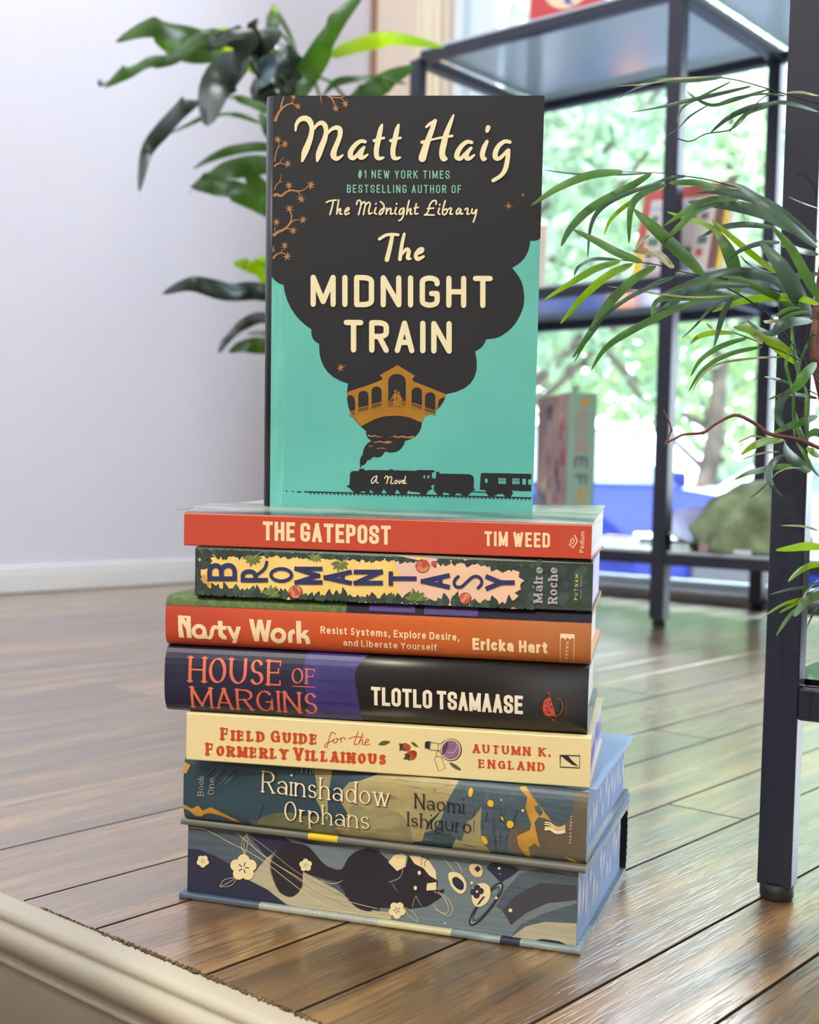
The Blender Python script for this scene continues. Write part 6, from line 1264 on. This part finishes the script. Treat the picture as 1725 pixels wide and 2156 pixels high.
# ---- palm-like plant at the right, partly in front of the near leg
rp = empty('bamboo_palm', (.305, .765, .1358)); tag(rp, 'palm with long narrow arching leaves hanging in from the right edge', 'plant'); V1 = Vector((.305, .765, .1358))
def C3(x, y): return (1000+x/2.379, y/2.379)
def C4(x, y): return (1100+x/2.76, 340+y/2.76)
def C5(x, y): return (1100+x/2.76, 780+y/2.76)
def C6(x, y): return (1560+x/4.31, 600+y/4.31)
def C7(x, y): return (1380+x/5, 980+y/5)
NL = [ # mapping, points, width px in picture, depth range
 (C4, [(590, 60), (400, 75), (210, 150), (50, 258)], 18, .68, 0), (C4, [(760, 65), (560, 75), (300, 70), (120, 48)], 5, .69, 2), (C4, [(755, 65), (600, 160), (400, 270), (280, 390), (225, 495)], 19, .68, 0), (C4, [(830, 115), (620, 180), (470, 260), (400, 370), (380, 560)], 11, .69, 2),
 (C4, [(830, 125), (640, 230), (520, 330), (475, 430)], 9, .70, 1), (C4, [(840, 130), (690, 190), (630, 280), (620, 480)], 15, .70, 0), (C4, [(950, 85), (860, 95), (760, 125)], 7, .70, 2), (C4, [(850, 125), (1000, 120), (1120, 150), (1230, 195)], 14, .71, 0),
 (C4, [(700, 585), (560, 530), (420, 455), (295, 395)], 17, .68, 0), (C4, [(1060, 665), (960, 560), (820, 430), (720, 340), (650, 275)], 27, .69, 0), (C4, [(880, 620), (800, 540), (720, 520), (640, 520)], 18, .69, 4), (C4, [(575, 575), (430, 565), (330, 610), (300, 670)], 8, .68, 2),
 (C4, [(575, 575), (430, 620), (290, 700), (125, 805)], 15, .67, 1), (C4, [(650, 590), (500, 660), (350, 790), (220, 945)], 16, .67, 1), (C4, [(780, 605), (640, 690), (500, 830), (400, 990), (290, 1145)], 20, .68, 0), (C4, [(930, 650), (740, 730), (560, 830), (420, 970), (300, 1170)], 9, .69, 2), (C4, [(990, 650), (800, 690), (690, 750), (650, 800)], 4, .70, 2),
 (C4, [(1330, 720), (1150, 715), (960, 760), (830, 850), (750, 890)], 17, .70, 2), (C4, [(1240, 780), (1000, 790), (800, 770), (640, 745), (495, 725)], 4, .69, 4), (C4, [(1280, 785), (1050, 790), (800, 800), (750, 900)], 14, .71, 0), (C4, [(1060, 800), (860, 870), (620, 990), (480, 1090), (400, 1215)], 15, .69, 0), (C4, [(1150, 760), (900, 760), (790, 800), (755, 845)], 8, .70, 2),
 (C4, [(1720, 500), (1560, 370), (1400, 230), (1280, 150), (1160, 118)], 22, .69, 2), (C4, [(1720, 470), (1500, 290), (1330, 210), (1150, 170), (1010, 180)], 20, .70, 2), (C4, [(1600, 420), (1420, 310), (1250, 260), (1100, 240), (965, 235)], 24, .69, 2), (C4, [(1260, 220), (1100, 220), (950, 290), (820, 375)], 15, .70, 0), (C4, [(1160, 230), (1020, 280), (920, 370), (810, 480)], 15, .69, 0),
 (C4, [(1480, 650), (1340, 540), (1220, 440), (1100, 335)], 13, .72, 1), (C4, [(1160, 430), (1060, 360), (960, 330), (840, 292)], 11, .72, 1), (C4, [(1260, 770), (1230, 600), (1180, 480), (1120, 390)], 28, .72, 0), (C4, [(1470, 385), (1300, 365), (1150, 385), (1035, 440)], 13, .70, 2), (C4, [(1500, 470), (1380, 475), (1260, 520), (1180, 590)], 11, .70, 2), (C4, [(740, 425), (690, 460), (660, 510)], 8, .70, 1),
 (C4, [(1725, 540), (1640, 520), (1580, 500), (1500, 490)], 14, .70, 2), (C4, [(1680, 900), (1600, 770), (1500, 600), (1380, 465)], 34, .68, 2), (C4, [(1725, 800), (1660, 680), (1560, 500), (1450, 380)], 20, .69, 0), (C4, [(1620, 840), (1480, 700), (1340, 650), (1200, 640), (1040, 680), (800, 770)], 18, .70, 2), (C4, [(1600, 860), (1450, 770), (1250, 690), (1000, 700), (850, 770)], 16, .71, 0),
 (C4, [(1725, 650), (1600, 665), (1450, 700)], 14, .71, 0), (C4, [(1725, 830), (1600, 790), (1400, 790), (1250, 820), (1100, 875)], 17, .70, 1), (C4, [(1225, 780), (1170, 880), (1140, 980), (1115, 1075)], 12, .70, 2), (C4, [(1200, 790), (1100, 850), (1010, 950), (925, 1030)], 6, .70, 2), (C4, [(1270, 545), (1310, 590), (1420, 640), (1600, 660)], 4, .71, 2),
 (C4, [(1230, 995), (1100, 995), (1020, 1020), (975, 1062)], 12, .70, 1), (C4, [(1310, 1025), (1160, 1070), (1040, 1150), (978, 1250)], 11, .70, 0), (C4, [(1400, 1075), (1200, 1120), (1050, 1210), (965, 1340)], 10, .70, 0), (C4, [(1520, 1135), (1330, 1145), (1130, 1180), (1030, 1260), (985, 1350)], 5, .70, 4), (C4, [(1400, 1060), (1330, 990), (1270, 975)], 12, .70, 4), (C4, [(1110, 975), (1085, 955), (1068, 940)], 5, .71, 4),
 (C4, [(1690, 925), (1560, 930), (1450, 985), (1380, 970), (1305, 918)], 22, .69, 2), (C4, [(1620, 1180), (1500, 1080), (1380, 990), (1225, 962)], 26, .70, 1), (C4, [(1470, 900), (1540, 860), (1620, 850)], 9, .70, 0), (C4, [(1480, 945), (1560, 890), (1680, 870)], 9, .69, 0), (C4, [(1700, 900), (1440, 930), (1400, 925)], 8, .69, 4),
 (C6, [(480, 1010), (440, 850), (410, 720), (440, 600), (485, 500)], 7, .68, 0), (C6, [(560, 930), (520, 750), (480, 560), (460, 300)], 11, .70, 0), (C6, [(690, 700), (600, 800), (510, 920), (430, 990)], 22, .68, 0), (C6, [(470, 950), (370, 1040), (340, 1170), (370, 1270), (440, 1310)], 18, .68, 2), (C6, [(660, 430), (600, 560), (540, 700), (500, 900)], 7, .69, 0),
 (C6, [(490, 910), (380, 870), (290, 845), (215, 832)], 7, .68, 2), (C6, [(700, 1030), (560, 1000), (400, 990), (250, 1040)], 8, .69, 2), (C6, [(600, 1420), (600, 1200), (600, 1000), (570, 890)], 9, .69, 0), (C6, [(490, 1380), (480, 1200), (480, 1000), (490, 900)], 7, .69, 0), (C6, [(700, 1190), (560, 1240), (420, 1290), (300, 1345)], 16, .70, 0), (C6, [(590, 1430), (530, 1310), (500, 1150)], 14, .70, 0),
 (C6, [(400, 1410), (230, 1420), (100, 1470), (0, 1545)], 15, .68, 1), (C6, [(350, 1510), (180, 1530), (90, 1555), (0, 1590)], 4, .69, 4), (C6, [(640, 1690), (520, 1610), (420, 1500), (400, 1410)], 26, .67, 2), (C6, [(500, 1640), (330, 1650), (180, 1680), (60, 1710), (-60, 1770)], 13, .68, 0), (C6, [(590, 1670), (450, 1660), (340, 1700), (280, 1760)], 4, .68, 4), (C6, [(420, 1540), (300, 1600), (250, 1720), (290, 1830), (390, 1925)], 14, .67, 2), (C6, [(260, 1780), (180, 1860), (80, 1940)], 4, .68, 2),
 (C6, [(720, 1560), (650, 1500), (600, 1470)], 16, .68, 1), (C6, [(600, 1400), (680, 1350), (760, 1330)], 22, .70, 0), (C6, [(720, 1740), (640, 1640), (560, 1500), (500, 1420)], 9, .69, 0), (C6, [(270, 1400), (120, 1370), (60, 1390), (-30, 1430)], 4, .69, 4),
 (C3, [(1240, 385), (1100, 395), (900, 405), (800, 435)], 12, .70, 2), (C3, [(1200, 385), (1000, 395), (860, 420), (700, 432)], 4, .70, 4), (C3, [(900, 415), (800, 445), (715, 495)], 5, .70, 2), (C3, [(1390, 430), (1240, 465), (1060, 505), (900, 540), (775, 562)], 9, .70, 2), (C3, [(1290, 405), (1140, 480), (1040, 540), (1010, 620)], 6, .70, 0), (C3, [(1480, 445), (1330, 490), (1200, 525), (1120, 500), (1060, 455)], 8, .71, 0), (C3, [(1180, 520), (1080, 580), (1020, 640), (960, 685)], 4, .70, 2),
 (C3, [(1500, 515), (1380, 540), (1270, 590), (1180, 665)], 12, .70, 2), (C3, [(1480, 530), (1360, 570), (1270, 665)], 8, .70, 0), (C3, [(1560, 480), (1440, 470), (1300, 490), (1200, 525)], 5, .70, 2), (C3, [(1725, 560), (1600, 520), (1500, 515), (1400, 560)], 9, .69, 2), (C3, [(1725, 480), (1640, 462), (1560, 465)], 6, .70, 4), (C3, [(1725, 1045), (1640, 1015), (1570, 985)], 3, .69, 4),
 (C7, [(1725, 690), (1600, 650), (1480, 635), (1315, 632)], 5, .68, 4), (C7, [(1800, 860), (1600, 850), (1440, 870), (1265, 892)], 17, .68, 1), (C7, [(1800, 1030), (1620, 1060), (1500, 1130), (1400, 1225)], 13, .68, 1), (C7, [(1725, 1275), (1580, 1285), (1400, 1310), (1205, 1362)], 7, .68, 2), (C7, [(1590, 1395), (1440, 1430), (1300, 1490), (1115, 1612)], 7, .68, 1), (C7, [(1580, 1390), (1450, 1470), (1305, 1555)], 8, .68, 1), (C7, [(1800, 1340), (1640, 1400), (1540, 1490), (1460, 1590)], 20, .67, 0), (C7, [(1500, 1500), (1420, 1580), (1340, 1690), (1272, 1795)], 8, .67, 0), (C7, [(1725, 1480), (1660, 1570), (1600, 1700)], 5, .68, 2), (C7, [(1725, 1210), (1660, 1240), (1610, 1280)], 4, .68, 2), (C7, [(1560, 1400), (1600, 1330), (1725, 1190)], 5, .68, 0), (C7, [(1590, 1370), (1660, 1340), (1760, 1310)], 4, .68, 2),
]
rr = random.Random(9)
bm = bmesh.new()
for f, pts, w, d, m in NL:
    n_ = len(pts); j = rr.uniform(-.012, .012)
    P3 = [at(*f(x, y), d + j + .018*math.sin(1.1*i + w)) - V1 for i, (x, y) in enumerate(pts)]
    q = rr.uniform(-.25, .25)
    blade(bm, P3, pxw(w*1.03, d), fold=.3, n=6, side=Vector((.2+q, 1, q*.6)).normalized(), mi=(0 if m == 3 else m) , tw=rr.uniform(-.3, .3))
n0 = leaf_mat('palm_leaf', (56, 94, 50), (84, 124, 66), .40, .5, 30); n1_ = leaf_mat('palm_leaf_bright', (96, 140, 46), (122, 162, 62), .55, .4, 30); n2_ = leaf_mat('palm_leaf_blue', (54, 78, 68), (78, 102, 86), .25, .42, 30); n4 = leaf_mat('palm_leaf_dry', (176, 170, 130), (110, 120, 80), .3, .4, 60)
link('foliage', bm, [n0, n1_, n2_, n0, n4], rp)
bm = bmesh.new(); tw_ = mat('palm_twig', (34, 40, 34), .5)
for f, pts, w, d in ((C4, [(1080, 670), (900, 635), (780, 600), (575, 572)], 1.9, .69), (C4, [(1700, 905), (1500, 760), (1280, 700), (1080, 668)], 2.6, .70), (C4, [(1500, 960), (1390, 860), (1290, 790), (1190, 735)], 3, .70), (C4, [(1760, 1290), (1600, 1150), (1400, 1060), (1300, 1020), (1230, 995)], 2.2, .70), (C4, [(945, 85), (850, 70), (760, 65), (590, 60)], 1.4, .69), (C4, [(1300, 170), (1100, 110), (945, 85)], 2, .70),
                    (C3, [(1800, 540), (1650, 500), (1520, 460), (1330, 405), (1200, 385)], 2.0, .70), (C3, [(1500, 470), (1430, 500), (1300, 640), (1160, 670), (1080, 708), (1010, 692)], 2.2, .70), (C4, [(1725, 1290), (1600, 1100), (1480, 940)], 2.6, .70), (C6, [(730, 1010), (600, 950), (480, 900)], 2, .69), (C4, [(1285, 300), (1290, 340), (1280, 358)], .8, .70), (C7, [(1800, 1260), (1600, 1350), (1480, 1430)], 2, .68)):
    tube(bm, [tuple(at(*f(x, y), d)-V1) for x, y in catmull(pts, 4)], pxw(w, d)*.55, 6); link('twig', bm, tw_, rp); bm = bmesh.new()
for q in ([Vector((0, 0, .10)), at(*C7(1900, 1080), .70)-V1, at(*C7(1800, 1260), .68)-V1], [Vector((0, 0, .10)), at(*C7(1900, 960), .70)-V1, at(*C7(1800, 860), .68)-V1], [Vector((0, 0, .12)), at(*C7(1900, 1150), .70)-V1, at(*C7(1800, 1030), .68)-V1], [Vector((0, 0, .10)), at(*C7(1900, 1200), .70)-V1, at(*C7(1800, 1340), .67)-V1]):
    tube(bm, catmull([tuple(p) for p in q], 6), .0009, 6); link('twig', bm, tw_, rp); bm = bmesh.new()
bm.free()
bm = bmesh.new(); bark = mat('red_brown_bark', (112, 66, 58), .6, rgb2=(84, 50, 44), nscale=120)
main = [at(1733, 560, .72)-V1, at(1722, 660, .715)-V1, at(1716, 735, .71)-V1, at(1728, 800, .71)-V1, at(1752, 900, .72)-V1, at(1790, 1050, .74)-V1, Vector((.0, 0, .10)), Vector((.005, .0, .05))]
tube(bm, [tuple(p) for p in catmull([tuple(p) for p in main], 5)], [.0024+.0018*min(1, i/30) for i in range(36)], 10)
link('trunk', bm, bark, rp)
bm = bmesh.new()
br_ = [C5(*p)+(w,) for p, w in (((1850, 500), 9), ((1725, 450), 8.5), ((1600, 400), 8), ((1440, 370), 8), ((1370, 320), 7.4), ((1260, 262), 7), ((1190, 275), 6.4), ((1110, 320), 6), ((1050, 362), 6), ((940, 372), 5), ((880, 400), 4.6), ((835, 420), 5))]
q = catmull(br_, 4); tube(bm, [tuple(at(x, y, .69)-V1) for x, y, w in q], [pxw(w, .69)*.5 for x, y, w in q], 8)
q = catmull([C5(*p)+(w,) for p, w in (((835, 425), 5), ((850, 385), 3.8), ((866, 350), 4.2), ((858, 310), 3.6), ((838, 270), 4), ((822, 228), 3))], 4); tube(bm, [tuple(at(x, y, .69)-V1) for x, y, w in q], [pxw(w, .69)*.5 for x, y, w in q], 8)
for x, y, r in ((835, 428, 3.6), (1052, 362, 4), (1262, 262, 4.2), (866, 348, 3)):
    bmesh.ops.create_uvsphere(bm, u_segments=8, v_segments=6, radius=pxw(r, .69), matrix=Matrix.Translation(at(*C5(x, y), .69)-V1))
link('bare_twig', bm, bark, rp)
bm = bmesh.new(); n = 28; rings = [[bm.verts.new((r*math.cos(2*math.pi*k/n), r*math.sin(2*math.pi*k/n), z)) for k in range(n)] for r, z in ((.036, 0.0002), (.040, .01), (.047, .072), (.050, .075), (.050, .082), (.044, .082), (.042, .066))]
bm.faces.new(rings[0][::-1])
for a, b in zip(rings[:-1], rings[1:]):
    for k in range(n): f = bm.faces.new((a[k], a[(k+1) % n], b[(k+1) % n], b[k])); f.smooth = True
link('pot', bm, mat('pot_white', (224, 222, 218), .35), rp)
bm = bmesh.new(); bm.faces.new([bm.verts.new((.0425*math.cos(2*math.pi*k/n), .0425*math.sin(2*math.pi*k/n), .068)) for k in range(n)]); link('soil', bm, mat('soil', (52, 38, 28), .9), rp)

# ================================================================== OUTSIDE THE WINDOW
GZ = -.75
bm = bmesh.new(); box(bm, 2.63, 8.0, -14, 10, GZ-.1, GZ); tag(link('floor', bm, mat('pavement', (74, 80, 92), .8, rgb2=(60, 68, 84), nscale=3), rot=RR), kind='structure')
bm = bmesh.new(); box(bm, 8.0, 60, -50, 50, GZ-.1, GZ-.005); tag(link('lawn', bm, mat('lawn_green', (48, 76, 44), .9, rgb2=(66, 96, 56), nscale=1.5), rot=RR), 'sunlit green lawn beyond the parked cars', 'lawn', kind='structure')
def car(name_, label, loc, yaw, body, sc_=1.0):
    r = empty('car', loc, (0, 0, yaw)); tag(r, label, 'car'); W2 = .88
    side = [(-2.15, .30), (-2.2, .62), (-2.1, .86), (-1.75, .92), (-1.30, 1.34), (-.5, 1.44), (.35, 1.40), (1.02, .98), (1.85, .88), (2.15, .72), (2.22, .5), (2.15, .28)]
    bm = bmesh.new(); rows = []
    for y, k, in_ in ((-W2, 0, 0), (-W2*.98, 0, .0), (W2*.98, 0, 0), (W2, 0, 0)):
        rows.append([bm.verts.new((x, y*(1-.16*max(0, (z-.9))/.5), z)) for x, z in side])
    n = len(side)
    for a, b in zip(rows[:-1], rows[1:]):
        for i in range(n): bm.faces.new((a[i], a[(i+1) % n], b[(i+1) % n], b[i]))
    bm.faces.new(rows[0]); bm.faces.new(rows[-1][::-1]); bmesh.ops.recalc_face_normals(bm, faces=bm.faces)
    link('body', bm, body, r, bevel=.05)
    gl = mat('car_glass', (60, 84, 92), .15, spec=.5); bm = bmesh.new()
    def pane(pts):
        vs = [bm.verts.new(p) for p in pts]; bm.faces.new(vs)
    w1, w0 = W2*.80, W2*.90
    pane([(1.0, -w0, 1.005), (1.0, w0, 1.005), (.40, w1, 1.375), (.40, -w1, 1.375)]); pane([(-1.72, -w0, .96), (-1.33, -w1, 1.31), (-1.33, w1, 1.31), (-1.72, w0, .96)])
    for s_ in (-1, 1): pane([(.86, s_*(W2+.004), .95), (.30, s_*(W2*.862+.012), 1.33), (-1.22, s_*(W2*.862+.012), 1.30), (-1.55, s_*(W2+.004), .95)])
    for f in bm.faces: f.normal_update()
    link('window', bm, gl, r)
    for x in (-1.4, 1.4):
        for y in (-W2+.05, W2-.05):
            bm = bmesh.new(); tube(bm, [(x, y-.09, .31), (x, y+.09, .31)], .31, 24); wh = link('wheel', bm, mat('tyre', (24, 24, 26), .8), r)
            bm = bmesh.new(); s_ = 1 if y > 0 else -1; tube(bm, [(x, y+s_*.085, .31), (x, y+s_*.1, .31)], .19, 16); link('hubcap', bm, mat('hub_silver', (190, 194, 200), .3, metal=.7), wh)
    for y in (-.62, .62):
        bm = bmesh.new(); box(bm, 2.02, 2.20, y-.2, y+.2, .62, .74); link('headlamp', bm, mat('lamp_clear', (230, 236, 240), .1), r, bevel=.03)
        bm = bmesh.new(); s_ = 1 if y > 0 else -1; box(bm, 1.98, 2.16, y+s_*.20, y+s_*.29, .60, .72); link('indicator', bm, mat('indicator_orange', (255, 170, 20), .3, emit=2.0), r, bevel=.02)
    for y0, y1 in ((-W2-.16, -W2), (W2, W2+.16)):
        bm = bmesh.new(); box(bm, .75, .90, y0, y1, .98, 1.10); link('mirror', bm, body, r, bevel=.03)
    bm = bmesh.new(); box(bm, 2.15, 2.235, -.45, .45, .34, .56); link('grille', bm, mat('grille', (40, 42, 50), .4), r)
    return r
bluec = mat('car_blue', (6, 24, 88), .5, spec=.08); whitec = mat('car_white', (232, 238, 244), .25, coat=.6)
a_ = math.atan2(-.8, .6)
c0 = Vector((1.9, 7.2, GZ)); d_ = Vector((math.cos(a_), math.sin(a_), 0)); n_ = Vector((-d_.y, d_.x, 0))
car('car', 'blue car parked outside the window with an orange lamp lit', c0 - d_*2.2, a_, bluec)
car('car', 'white car parked farther outside, behind the blue car', Vector((4.5, 15.0, GZ)), math.radians(178), whitec)

fol = [leaf_mat('tree_leaves_a', (116, 150, 116), (156, 186, 144), .45, .6, 2, .62), leaf_mat('tree_leaves_b', (94, 128, 102), (134, 164, 130), .45, .6, 2, .62), leaf_mat('tree_leaves_c', (134, 166, 116), (168, 198, 146), .5, .6, 2, .62)]
trunkm = mat('tree_bark', (92, 84, 74), .9, rgb2=(70, 62, 56), nscale=9)
def tree(x, y, r, h0, h1, m, seed, label, nleaf=2600, lean=0.0, size=.16):
    R_ = random.Random(seed); t = empty('tree', (x, y, GZ)); tag(t, label, 'tree', 'trees outside the window')
    bm = bmesh.new(); zc = (h0+h1)/2; top = (lean, 0, zc)
    P_ = catmull([(0, 0, 0), (lean*.3, .05, h0*.5), (lean*.7, -.05, h0+.2), (lean, 0, zc+ (h1-h0)*.25)], 4); tube(bm, P_, [r*.055*(1-.6*i/len(P_)) for i in range(len(P_))], 10)
    for k in range(7):
        a = R_.uniform(0, 6.28); z = R_.uniform(h0*.55, zc); tube(bm, catmull([(lean*z/zc*.8, 0, z), (lean+r*.35*math.cos(a), r*.35*math.sin(a), z+.5), (lean+r*.8*math.cos(a), r*.8*math.sin(a), z+1.0+R_.random())], 3), [.05, .045, .04, .035, .03, .02, .01], 6)
    link('trunk', bm, trunkm, t)
    bm = bmesh.new(); blobs = [(R_.uniform(-.65, .65)*r+lean, R_.uniform(-.65, .65)*r, R_.uniform(h0+.2*(h1-h0), h1-.15*(h1-h0)), R_.uniform(.28, .5)*r) for _ in range(14)]
    for k in range(nleaf):
        bx, by, bz, br2 = blobs[k % 14]; v = Vector((R_.gauss(0, 1), R_.gauss(0, 1), R_.gauss(0, 1))).normalized()*br2*R_.random()**.4; c = Vector((bx, by, bz)) + v*Vector((1, 1, .8)).x
        u = Vector((R_.gauss(0, 1), R_.gauss(0, 1), R_.gauss(0, 1))).normalized(); w = u.orthogonal().normalized(); s_ = size*R_.uniform(.6, 1.3)
        bm.faces.new([bm.verts.new(c + u*s_), bm.verts.new(c + w*s_*.45), bm.verts.new(c - u*s_), bm.verts.new(c - w*s_*.45)])
    link('crown', bm, m, t)
TR_ = [(1.2, 13, 2.6, 1.6, 6.3, 1, 'leafy tree straight behind the blue car'), (3.4, 15, 2.9, 1.8, 6.8, 0, 'leafy tree between the middle shelf posts'), (6.6, 17, 3.4, 1.6, 7.4, 1, 'leafy tree behind the white car'), (-.4, 18, 3.2, 1.5, 7.6, 2, 'pale green tree at the left of the window view'),
       (3.0, 22, 4.5, 1.0, 9.6, 2, 'tall pale tree in the background middle'), (9.8, 20, 4.0, 1.2, 9.0, 0, 'wide tree at the right of the window view'), (7.0, 28, 6, .8, 12, 2, 'farthest big tree on the right'), (0, 30, 6, .8, 12, 0, 'farthest big tree on the left'), (14, 26, 6, .6, 12, 1, 'big tree at the far right edge')]
for i, (x, y, r, h0, h1, m, lab) in enumerate(TR_): tree(x, y, r, h0, h1, fol[m], 20+i, lab, 3000 if y < 20 else 3600, (.3 if i % 2 else -.3), .15 if y < 18 else .24)
for i, (x, y) in enumerate(((-.6, 13.5), (1.5, 20.5), (4.3, 19.6), (8.0, 13.2), (9.2, 16.0))):
    R_ = random.Random(50+i); t = empty('shrub', (x, y, GZ)); tag(t, ['low shrub left of the blue car', 'low shrub beyond the blue car', 'low shrub between the two cars', 'low shrub in front of the white car', 'low shrub at the right beyond the cars'][i], 'shrub', 'shrubs on the lawn')
    bm = bmesh.new()
    for k in range(900):
        c = Vector((R_.gauss(0, .5), R_.gauss(0, .5), abs(R_.gauss(.35, .25)))); u = Vector((R_.gauss(0, 1), R_.gauss(0, 1), R_.gauss(0, 1))).normalized(); w = u.orthogonal().normalized(); s_ = R_.uniform(.05, .11)
        bm.faces.new([bm.verts.new(c+u*s_), bm.verts.new(c+w*s_*.5), bm.verts.new(c-u*s_), bm.verts.new(c-w*s_*.5)])
    link('leaves', bm, fol[(i+1) % 3], t)
